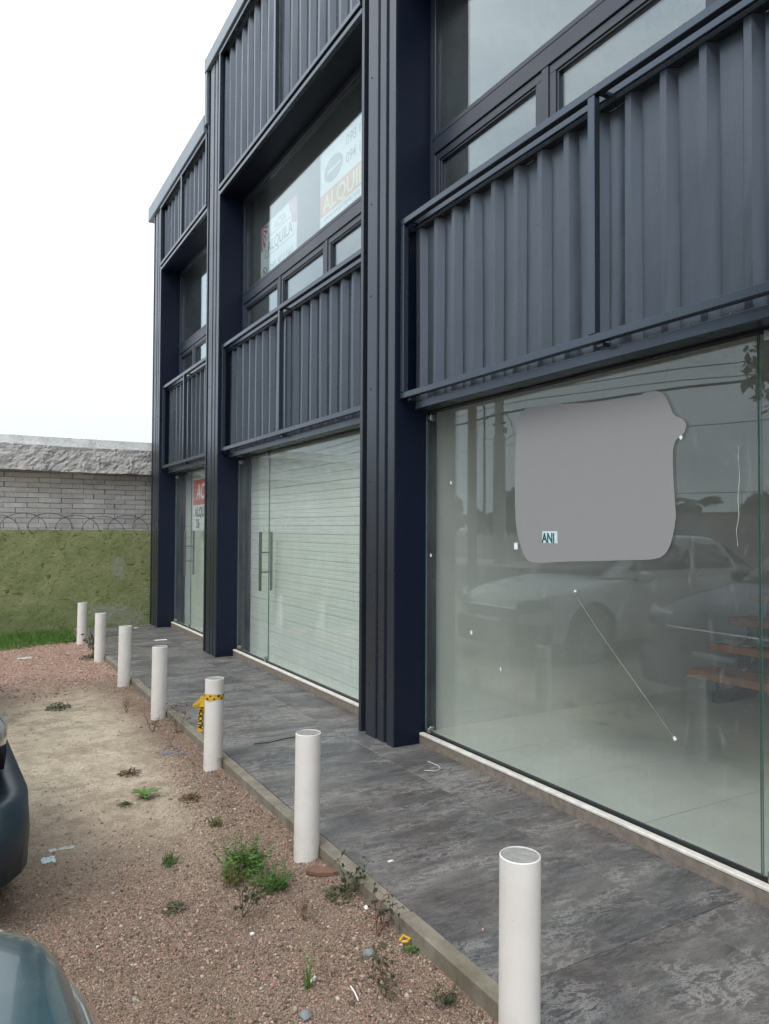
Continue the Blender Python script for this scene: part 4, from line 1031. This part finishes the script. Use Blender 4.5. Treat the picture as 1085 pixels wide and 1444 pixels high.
        for s in (.80 * L / 4.25, 3.38 * L / 4.25):
            ty_ = MB().lathe((0, 0, 0), [(.20, -.09), (.29, -.10), (.318, -.085), (.325, -.05), (.325, .05), (.318, .085), (.29, .10), (.20, .09)], 32).build('wheel', M['tyre'], c, smooth=True, local=True)
            ty_.matrix_local = Matrix.Translation(Vector((-s, sg * (hw - .105), .325))) @ Matrix.Rotation(math.pi / 2, 4, 'X')
            rm = MB().lathe((0, 0, 0), [(.02, -.098), (.21, -.098), (.205, .092), (.205, .098), (.19, .100), (.175, .0915), (.01, .0915)], 28)
            for q in range(5):
                a = q * 2 * math.pi / 5; d = Vector((math.cos(a), math.sin(a), 0)); t_ = Vector((-d.y, d.x, 0)) * .028
                for zz in (.102, -.102): rm.add([d * .03 - t_ + Vector((0, 0, zz)), d * .03 + t_ + Vector((0, 0, zz)), d * .195 + t_ * .7 + Vector((0, 0, zz)), d * .195 - t_ * .7 + Vector((0, 0, zz))], [(0, 1, 2, 3)])
            rm.build('rim', M['steel'], ty_, local=True)
        tl = MB().box(x_nose - L + .02, x_nose - L + .09, yc + sg * .62 - .10, yc + sg * .62 + .10, zg + .70, zg + .86).build('tail_lamp', M['red'], c, bev=.02)
    strip_back = MB().box(x_nose - L - .01, x_nose - L + .10, yc - .70, yc + .70, zg + .34, zg + .52).build('rear_bumper', M['plastic'], c, bev=.04)
    return c
P_teal = car_paint('grey_teal_car_paint', (.028, .066, .080)); P_blue = car_paint('dark_blue_car_paint', (.022, .040, .065)); P_dark = car_paint('charcoal_car_paint', (.02, .022, .024)); P_white = car_paint('white_car_paint', (.62, .62, .60))
car('parked_car', .195, .70, P_teal, 'grey teal car whose front corner shows at the bottom left', hood=.94, roof=1.52, flat=.40, blunt=.80)
car('parked_car', .135, 3.84, P_blue, 'dark blue car whose bumper edge shows at the left, reflected in the near shop glass', hood=.98, roof=1.50, flat=.45, rot=math.radians(2.5), bump=.06, bmat=M['bumper'])
car('parked_car', .08, 6.85, P_white, 'white hatchback beyond the dark blue car, reflected in the near shop glass', hood=.90, roof=1.45)

# ------------------------------------------------------------------ across the street (seen in the glass)
def leaf_cloud(n, centres, size, rs):
    c = np.array([q[:3] for q in centres]); r = np.array([q[3] for q in centres]); k = rs.choice(len(c), n, p=r ** 2 / (r ** 2).sum())
    d = rs.normal(0, 1, (n, 3)); d /= np.linalg.norm(d, axis=1)[:, None]; rad = r[k] * rs.uniform(.35, 1.05, n) ** .6
    p = c[k] + d * rad[:, None] * np.array([1, 1, .8]); u = rs.normal(0, 1, (n, 3)); u /= np.linalg.norm(u, axis=1)[:, None]
    w = np.cross(u, rs.normal(0, 1, (n, 3))); w /= np.linalg.norm(w, axis=1)[:, None]; s = size * rs.uniform(.6, 1.4, n)[:, None]
    V = np.stack([p - u * s, p + w * s * .5, p + u * s, p - w * s * .5], 1).reshape(-1, 3); F = np.arange(n * 4).reshape(-1, 4); return V, F
def tree(name, x, y, h, cr, label, m, seed, trunk=.12, n=2600, leaf=.16, zc=.62, group='trees across the street', z0=-.1):
    rs = np.random.default_rng(seed); t = empty(name, (x, y, z0), label, 'tree', group)
    top = h * zc; mb = MB(); mb.tube([(x, y, z0), (x + .05 * h * .2, y, z0 + top * .4), (x - .03 * h * .2, y + .04, z0 + top)], trunk, 8, trunk * .6)
    cen = []
    for i in range(9):
        a = rs.uniform(0, 6.28); rr = cr * rs.uniform(.15, .75); e = (x + rr * math.cos(a), y + rr * math.sin(a), z0 + h - cr * rs.uniform(.35, 1.35)); cen.append((*e, cr * rs.uniform(.32, .58)))
        mb.tube([(x, y, z0 + top * .75), ((x + e[0]) / 2, (y + e[1]) / 2, (z0 + top + e[2]) / 2), e], trunk * .4, 5, trunk * .12)
    mb.build('trunk', M['bark'], t); V, F = leaf_cloud(n, cen, leaf, rs); link('crown', tri_mesh('crown', V - np.array([x, y, z0]), F, m), t); return t
tree('street_tree', -5.2, 4.9, 6.6, 2.5, 'leafy green street tree by the kerb behind the parked cars', M['tree_b'], 3, .14, 7000, .10, .5)
for i, (x, y, h, cr, lb) in enumerate([(-26, 46, 4.4, 2.4, 'dark round tree behind the low wall, farthest along the street'), (-27, 42, 3.2, 1.8, 'low dark tree beside the farthest round tree'), (-26, 37.5, 4.4, 2.2, 'dark tree just behind the concrete utility pole'),
                                       (-27, 32, 4.0, 2.2, 'dark tree between the utility pole and the palm'), (-28, 28, 3.3, 1.8, 'small dark tree left of the palm beyond the brick wall'), (-27, 20.5, 3.5, 1.9, 'dark tree right of the palm beyond the brick wall'),
                                       (-29, 15.5, 4.6, 2.4, 'tall dark tree beyond the near end of the brick wall'), (-24, 8, 5.5, 2.8, 'broad tree across the street opposite the cars'), (-25, 0, 5.0, 2.6, 'broad tree across the street behind the camera')]):
    tree('background_tree', x, y, h, cr, lb, M['tree'], 20 + i, .14, 2200, .20)
# palm
pm = empty('palm_tree', (-26, 23.9, -.1), 'palm tree with drooping fronds beyond the red brick wall', 'tree'); MB().tube([(-26, 23.9, -.1), (-26.1, 23.9, 2.7)], .14, 8, .11).build('trunk', M['bark'], pm)
rs = np.random.default_rng(9)
for k in range(16):
    a = k * 6.283 / 16 + rs.uniform(-.15, .15); el = rs.uniform(.1, 1.0); pts = [Vector((-26.1, 23.9, 2.7)) + Vector((math.cos(a) * r * math.cos(el * (1 - r * .3)), math.sin(a) * r * math.cos(el * (1 - r * .3)), r * math.sin(el) - .42 * r * r)) for r in np.linspace(0, 1.4, 7)]
    f = MB(); sd = Vector((-math.sin(a), math.cos(a), 0))
    for p, q in zip(pts[1:-1], pts[2:]):
        for s_ in (-1, 1): f.add([p, q, q + sd * s_ * .22 + Vector((0, 0, -.12)), p + sd * s_ * .26 + Vector((0, 0, -.12))], [(0, 1, 2, 3)])
    f.build('frond', M['tree'], pm)
o = MB().box(-18.25, -18.0, 4, 23, -.12, 2.02).box(-18.28, -17.97, 4, 23, 2.0205, 2.09).build('brick_wall', M['redbrick']); tag(o, 'long red brick wall across the street', 'wall')
o = MB().box(-18.25, -18.0, 23.4, 70, -.12, 1.10).box(-18.28, -17.97, 23.4, 70, 1.1005, 1.16).build('low_wall', M['far_wall']); tag(o, 'long low pale wall across the street', 'wall')
rs = np.random.default_rng(4); V, F = leaf_cloud(2200, [(-17.3, 18.2 + i * .55, .75 + .2 * (i % 2), .75) for i in range(4)], .12, rs)
bs = empty('bush', (-17.3, 19, -.05), 'brownish bush in front of the red brick wall', 'bush'); link('foliage', tri_mesh('foliage', V - np.array([-17.3, 19, -.05]), F, M['bush']), bs)
for i, (x, y, w, d, h, lb) in enumerate([(-40, 44, 10, 9, 3.0, 'pale low house beyond the trees at the far end of the street'), (-38, 8, 11, 8, 3.2, 'pale low house beyond the trees opposite the shop')]):
    hs = empty('house', (x, y, -.1), lb, 'building'); MB().box(x - d / 2, x + d / 2, y - w / 2, y + w / 2, -.1, h).build('wall', M['far_wall'], hs); MB().box(x - d / 2 - .3, x + d / 2 + .3, y - w / 2 - .3, y + w / 2 + .3, h, h + .25).build('roof', M['redbrick'], hs)
    for q in (-.3, .3): wn_ = MB().box(x + d / 2 - .02, x + d / 2 + .03, y + q * w - .7, y + q * w + .7, .9, 2.1).build('window', M['car_glass'], hs)
# poles and cables
up = empty('utility_pole', (-14.4, 24.7, -.02), 'thick concrete utility pole with cable brackets across the street', 'pole')
autosmooth(MB().cyl((-14.4, 24.7, -.02), (-14.4, 24.7, 8.6), .24, .17, 18).cyl((-14.4, 24.7, .2), (-14.4, 24.7, 5.4), .285, .25, 18).build('shaft', M['conc_pole'], up))
MB().box(-14.45, -14.35, 24.2, 25.2, 6.3, 6.4).box(-14.45, -14.35, 24.3, 25.1, 5.9, 5.98).box(-14.47, -14.33, 24.28, 24.4, 5.5, 5.75).build('bracket', M['rust_wire'], up)
for k, pts in enumerate([[(-14.3, 24.2, 6.35), (-14.2, 23.7, 5.9), (-14.3, 23.6, 5.4), (-14.4, 24.3, 5.2)], [(-14.3, 25.2, 6.3), (-14.2, 25.9, 6.0), (-14.2, 26.0, 5.5), (-14.4, 25.1, 5.3)]]):
    MB().tube(pts, .018, 5).build('service_loop', M['cable'], up)
mp_ = empty('street_lamp', (-20, 33, -.1), 'slim metal mast with a lamp arm beyond the low wall', 'pole'); MB().cyl((-20, 33, -.1), (-20, 33, 8.4), .11, .055, 12).build('mast', M['alu'], mp_); MB().tube([(-20, 33, 8.3), (-19.5, 33, 8.6), (-18.9, 33, 8.65)], .035, 6).build('arm', M['alu'], mp_); MB().box(-18.95, -18.4, 32.9, 33.1, 8.58, 8.70).build('lamp_head', M['steel'], mp_)
dp = empty('wooden_pole', (-5.15, 14.2, -.14), 'dark wooden pole at the roadside nearer than the concrete one', 'pole'); dp.location.z = -.14
MB().cyl((-5.15, 14.2, -.14), (-5.15, 14.2, 8.5), .12, .10, 14).build('shaft', M['bark'], dp)
MB().box(-5.20, -5.10, 13.6, 14.8, 7.6, 7.72).build('cross_arm', M['bark'], dp)
def cable(x, zs, r, label, y0=-60, y1=240):
    ys = np.linspace(y0, y1, 160); z = np.interp(ys, [q[0] for q in zs], [q[1] for q in zs]); 
    z = z + .03 * np.sin(ys * .9)
    tag(MB().tube([(x, float(a), float(b)) for a, b in zip(ys, z)], r, 5).build('overhead_cable', M['cable']), label, 'cable', 'overhead cables along the street')
cable(-14.4, [(-22, 5.5), (0, 5.3), (13, 5.80), (18.5, 6.12), (24.7, 6.38), (45, 5.6), (60, 6.3), (90, 5.5)], .045, 'thick twisted overhead cable, heaviest of the bundle across the street')
cable(-14.4, [(-22, 5.7), (0, 5.5), (13, 5.95), (18.5, 6.45), (24.7, 6.75), (45, 6.0), (60, 6.6), (90, 5.9)], .016, 'thin overhead cable just above the thick twisted one')
cable(-14.4, [(-22, 6.1), (0, 6.0), (13.5, 6.40), (18.5, 6.80), (24.7, 7.05), (45, 6.4), (60, 7), (90, 6.2)], .018, 'topmost thin overhead cable across the street')
cable(-14.3, [(-22, 4.6), (0, 4.4), (13, 4.6), (24.7, 4.98), (45, 5.02), (60, 5.1), (90, 4.5)], .014, 'lowest thin overhead cable across the street')
cable(-23.0, [(-22, 3.1), (10, 3.0), (22, 3.1), (40, 3.2), (90, 3.1)], .018, 'low far cable running in front of the palm')

# ------------------------------------------------------------------ weeds and litter on the gravel
def plant(kind, x, y, size, label, seed, m='leaf', stem='leaf_grey'):
    rs = np.random.default_rng(seed); z = gz(x, y) + (.010 if kind == 'rosette' else 0); t = empty('weed', (x, y, z), label, 'weed', 'weeds on the gravel lot'); V = Vector
    if kind == 'rosette':
        for k in range(15):
            a = k * 2.4 + rs.uniform(-.3, .3); L = size * rs.uniform(.6, 1.1); d = V((math.cos(a), math.sin(a), 0)); s = V((-d.y, d.x, 0)); up = rs.uniform(.55, 1.15); f = MB(); pr = []
            for q, w in ((0, .05), (.3, .14), (.6, .20), (.85, .13), (1, .01)): p = V((x, y, z)) + d * L * q + V((0, 0, L * (up * q - .55 * q * q))); pr += [p - s * w * L, p + V((0, 0, -.02 * L)), p + s * w * L]
            f.add(pr, [(3 * i + j, 3 * i + 3 + j, 3 * i + 4 + j, 3 * i + 1 + j) for i in range(4) for j in range(2)]); f.build('leaf', M[m], t, smooth=True)
    elif kind == 'feather':
        st_, lf = MB(), MB()
        for k in range(int(46 * max(.5, size / .13))):
            a = rs.uniform(0, 6.28); L = size * rs.uniform(.5, 1.15); lean = rs.uniform(.15, .95); d = V((math.cos(a), math.sin(a), 0)); b = V((x, y, z)) + V((rs.normal(0, size * .22), rs.normal(0, size * .22), 0))
            pts = [b + d * L * lean * q + V((0, 0, L * (1.15 * q - .5 * lean * q * q))) for q in np.linspace(0, 1, 6)]; st_.tube(pts, .0012, 4, .0006); s = V((-d.y, d.x, 0))
            for i in range(1, 6):
                for sg in (-1, 1):
                    for jj in range(2):
                        p = pts[i] if jj == 0 else (pts[i] + pts[i - 1]) / 2; w = size * .17 * (1.15 - i * .14) * rs.uniform(.6, 1.2); tip = p + s * sg * w + d * w * .7 + V((0, 0, rs.uniform(-.2, .5) * w)); mid = (p + tip) / 2; nn = V((rs.normal(), rs.normal(), rs.normal())) * w * .16
                        lf.add([p, mid + nn, tip, mid - nn], [(0, 1, 2, 3)])
        st_.build('stem', M[stem], t); tag(lf.build('foliage', M[m], t), kind='stuff')
    elif kind == 'tuft':
        for k in range(14):
            a = rs.uniform(0, 6.28); L = size * rs.uniform(.5, 1.1); d = V((math.cos(a), math.sin(a), 0)); s = V((-d.y, d.x, 0)) * .0028; b = V((x, y, z - .003)) + d * rs.uniform(0, .012); le = rs.uniform(.1, .5); f = MB(); pr = []
            for q in (0, .4, .75, 1): p = b + d * L * le * q * q + V((0, 0, L * q)); pr += [p - s * (1.05 - q), p + s * (1.05 - q)]
            f.add(pr, [(2 * i, 2 * i + 2, 2 * i + 3, 2 * i + 1) for i in range(3)]).build('blade', M[m], t)
    elif kind == 'twigs':
        st_, lf = MB(), MB()
        for k in range(5):
            a = rs.uniform(0, 6.28); L = size * rs.uniform(.6, 1.1); d = V((math.cos(a), math.sin(a), 0)) * rs.uniform(.15, .7); b = V((x, y, z - .004)); pts = [b]
            for q in range(5): pts.append(pts[-1] + (d + V((rs.normal(0, .18), rs.normal(0, .18), 1))).normalized() * L / 5)
            st_.tube(pts, .0017, 5, .0008)
            for q in pts[2:]:
                for _ in range(2):
                    e = q + V((rs.normal(), rs.normal(), rs.uniform(.2, 1))).normalized() * size * rs.uniform(.10, .28); st_.tube([q, (q + e) / 2 + V((0, 0, .004)), e], .0010, 4)
                    for __ in range(3 if m != 'dry' else (1 if rs.uniform() < .25 else 0)): nn = V((rs.normal(), rs.normal(), rs.normal())) * size * .035; w = V((rs.normal(), rs.normal(), rs.normal())) * size * .03; lf.add([e - nn, e + w, e + nn, e - w], [(0, 1, 2, 3)])
        st_.build('stem', M[stem], t); tag(lf.build('foliage', M[m], t), kind='stuff')
    elif kind == 'mat':
        lf, st_ = MB(), MB()
        for k in range(160):
            a = rs.uniform(0, 6.28); r = size * rs.uniform(0, 1) ** .7; p = V((x + r * math.cos(a), y + r * math.sin(a), z + size * rs.uniform(.0, .55) * (1.1 - r / size))); nn = V((rs.normal(), rs.normal(), rs.normal() * .5)) * size * .09; w = V((rs.normal(), rs.normal(), rs.normal() * .5)) * size * .06
            lf.add([p - nn, p + w, p + nn, p - w], [(0, 1, 2, 3)])
            if k % 7 == 0: st_.tube([(x, y, z), p], .0015, 4)
        st_.build('stem', M[stem], t); tag(lf.build('foliage', M[m], t), kind='stuff')
    return t
plant('feather', 1.085, 3.10, .150, 'largest bright green feathery weed, upper half of the clump left of the second bollard', 1); plant('feather', 1.145, 2.90, .115, 'bright green feathery weed leaning right, lower half of the big clump', 2)
plant('feather', 1.02, 3.02, .085, 'yellowish feathery weed at the left edge of the big green clump', 14, 'leaf_y')
plant('rosette', .911, 4.22, .090, 'flat bright green rosette weed on the sand', 3)
plant('mat', .727, 6.66, .105, 'low dark green weed mound alone on the pale sand', 4, 'leaf_grey')
plant('feather', .821, 3.33, .062, 'small green feathery weed on the gravel left of the big clump', 5)
plant('feather', 1.136, 3.66, .058, 'thin yellow green weed between the taped bollard and the big clump', 6, 'leaf_y')
plant('mat', .751, 2.93, .055, 'dull flat weed with dark leaves on the near gravel', 7, 'leaf_grey')
plant('twigs', .968, 2.76, .170, 'tall thin dull weed stalk below the big green clump', 8, 'leaf_grey', 'leaf_grey')
plant('twigs', 1.372, 2.66, .150, 'dull bushy weed against the kerb below the tile shard', 9, 'leaf_grey', 'leaf_grey'); plant('mat', 1.36, 2.70, .075, 'grey green leafy mound at the foot of the weed by the kerb', 19, 'leaf_grey')
plant('tuft', 1.005, 2.23, .150, 'upright green grass tuft at the bottom behind the grey pebble', 10, 'grass')
plant('twigs', 1.332, 2.36, .150, 'reddish stemmed weed near the yellow scrap by the kerb', 11, 'leaf_grey', 'red_stem')
plant('twigs', 1.195, 2.05, .140, 'dry brown stalk at the bottom near the white stick', 12, 'leaf_grey', 'dry'); plant('feather', 1.335, 1.93, .060, 'dull green weed at the bottom beside the nearest bollard', 13, 'leaf_grey')
plant('mat', 1.39, 2.22, .04, 'small green weed just below the yellow scrap', 33, 'leaf')
plant('twigs', 1.355, 9.0, .30, 'leafy weed at the foot of the second farthest bollard', 15, 'leaf_grey', 'leaf_grey'); plant('mat', 1.33, 8.95, .14, 'dark green mound under the weed by the second farthest bollard', 25, 'leaf_grey')
plant('twigs', 1.372, 5.36, .26, 'dry twiggy weed beside the kerb between two bollards', 16, 'dry', 'dry'); plant('twigs', 1.245, 5.55, .15, 'dry grass stalks left of the twiggy weed by the kerb', 17, 'dry', 'dry')
plant('twigs', 1.19, 6.25, .12, 'thin dry grass tuft on the sand edge', 18, 'dry', 'dry')
plant('mat', 1.12, 4.08, .07, 'dead brown weed patch on the sand near the taped bollard', 20, 'dry', 'dry'); plant('mat', .92, 4.68, .075, 'flattened dead weed on the sand', 21, 'dry', 'dry')
plant('twigs', 1.40, 4.46, .09, 'tiny dark weed at the foot of the taped bollard', 22, 'leaf_grey', 'dry'); plant('mat', 1.425, 3.03, .03, 'tiny green weed behind the foot of the second bollard', 23, 'leaf'); plant('twigs', 1.16, 2.62, .11, 'thin leaning dry stalk right of the big green clump', 24, 'dry', 'dry')
plant('mat', .79, 4.15, .045, 'little grey green weed left of the rosette', 26, 'leaf_grey'); plant('mat', 1.30, 10.42, .12, 'taller grass clump behind the farthest bollard', 27, 'grass')

def rock(name, x, y, r, m, label, cat, seed, flatn=.6):
    rs = np.random.default_rng(seed); v, f = icosa(); v = v * (1 + rs.uniform(-.25, .25, (12, 1))) * np.array([r, r * rs.uniform(.7, 1.2), r * flatn]); o = link(name, tri_mesh(name, v, f, m, True), None, (x, y, gz(x, y) + r * flatn * .45)); s = o.modifiers.new('s', 'SUBSURF'); s.levels = s.render_levels = 1; s.subdivision_type = 'SIMPLE'; d = o.modifiers.new('d', 'DISPLACE'); tx_ = bpy.data.textures.get('stone_clouds') or bpy.data.textures.new('stone_clouds', 'CLOUDS'); tx_.noise_scale = .02; d.texture = tx_; d.strength = r * .5; return tag(o, label, cat)
rock('stone', .938, 2.10, .026, M['stone_grey'], 'smooth grey green stone at the bottom edge', 'stone', 3); rock('stone', 1.262, 2.29, .024, M['stone_grey'], 'rough dark grey stone between the red stemmed weed and the grass tuft', 'stone', 5)
rock('stone', .955, 2.62, .011, M['paper'], 'small white stone on the near gravel', 'stone', 8); rock('stone', 1.395, 2.55, .014, M['paper'], 'white stone against the kerb', 'stone', 9)
sh = MB(); sp = [(-.085, -.012), (-.03, -.035), (.05, -.030), (.088, -.010), (.075, .018), (-.02, .032), (-.075, .022)]; zz = gz(1.372, 2.90) + .008
sh.add([(1.372 + a * .75 + .3 * b, 2.90 - a * .5 + b, zz + .010 + a * .02) for a, b in sp] + [(1.372 + a * .75 + .3 * b, 2.90 - a * .5 + b, zz - .008 + a * .02) for a, b in sp], [tuple(range(7)), tuple(range(7, 14))[::-1]] + [(i, 7 + i, 7 + (i + 1) % 7, (i + 1) % 7) for i in range(7)])
tag(sh.build('tile_shard', M['shard'], bev=.002), 'flat brown broken tile shard at the foot of the second bollard', 'tile shard')
def litter(name, pts, r, m, label, cat): return tag(MB().tube(pts, r, 6).build(name, m), label, cat)
tag(crumple('paper_scrap', (.365, 3.64, gz(.365, 3.64) + .004), .028, .032, .018, M['sticker'], 31), 'crumpled pale paper scrap on the gravel near the blue car', 'litter')
tag(crumple('plastic_film', (.43, 3.74, gz(.43, 3.74) + .003), .055, .016, .008, M['tape_clear'], 32), 'strip of dirty plastic film beside the paper scrap', 'litter')
tag(crumple('paper_scrap', (.66, 9.35, gz(.66, 9.35) + .006), .075, .05, .02, M['tape_clear'], 33), 'flattened dirty paper on the far pink gravel', 'litter')
z_ = gz(1.10, 2.11) + .014; litter('white_stick', [(1.116, 2.145, z_), (1.112, 2.11, z_ + .002), (1.104, 2.07, z_)], .0024, M['paper'], 'short white stick lying on the near gravel', 'stick')
z_ = gz(1.02, 2.25) + .014; litter('cigarette_end', [(1.015, 2.235, z_), (1.04, 2.255, z_)], .004, M['paper'], 'white cigarette end beside the grass tuft', 'cigarette end')
z_ = gz(1.40, 2.27) + .016; litter('yellow_scrap', [(1.375, 2.27, z_), (1.40, 2.285, z_ + .006), (1.415, 2.262, z_), (1.395, 2.25, z_ + .003), (1.38, 2.262, z_)], .0045, M['tape_y'], 'small twisted yellow plastic scrap by the kerb', 'litter')
rs = np.random.default_rng(77); mbs = MB()
for k in range(9):
    a = rs.uniform(-.5, .5); p = Vector((1.235 + rs.normal(0, .035), 4.96 + rs.normal(0, .04), 0)); p.z = gz(p.x, p.y) + .008; d = Vector((math.cos(a), math.sin(a) * .5, .03)) * rs.uniform(.03, .07); mbs.tube([p - d, p + Vector((0, .01, .006)), p + d], .0014, 4)
tag(mbs.build('blue_string', M['blue_str']), 'tangle of frayed blue string on the sand', 'string')
litter('black_cable', [(1.70, 4.66, .006), (1.80, 4.64, .008), (1.93, 4.68, .006), (2.02, 4.69, .005)], .003, M['cable'], 'short black cable lying on the slate pavement', 'cable')
litter('white_hook', [(2.50, 3.80, .005), (2.51, 3.70, .005), (2.485, 3.645, .005), (2.43, 3.63, .005), (2.39, 3.67, .005)], .0026, M['tape_clear'], 'bent pale plastic strip curled on the slate pavement', 'litter')
tag(MB().box(2.16, 2.31, 9.55, 9.60, .001, .006).build('paper_strip', M['paper']), 'thin white paper strip on the pavement near the far pillar', 'litter')
for x, y, s_, lb in [(1.62, 2.75, .012, 'white chip on the pavement right of the second bollard'), (1.60, 5.1, .018, 'pale leaf on the pavement beyond the kerb gap'), (2.20, 10.9, .03, 'white paper bit at the base of the green wall')]:
    tag(crumple('pale_chip', (x, y, .002), s_, s_ * .5, s_ * .4, M['paper'], int(x * 1000)), lb, 'litter')
# twigs and dry stalks flat on the sand
rs = np.random.default_rng(5); tw = MB()
for k in range(260):
    x, y = rs.uniform(.05, 1.40), rs.uniform(1.2, 8.5); a = rs.uniform(0, 6.28); L = rs.uniform(.01, .035); z = gz(x, y) + .004; tw.tube([(x, y, z), (x + L * math.cos(a), y + L * math.sin(a), z + .002)], rs.uniform(.0008, .0018), 3)
tag(tw.build('dry_debris', M['dry']), 'bits of dry stalk strewn over sand and gravel', 'debris', None, 'stuff')
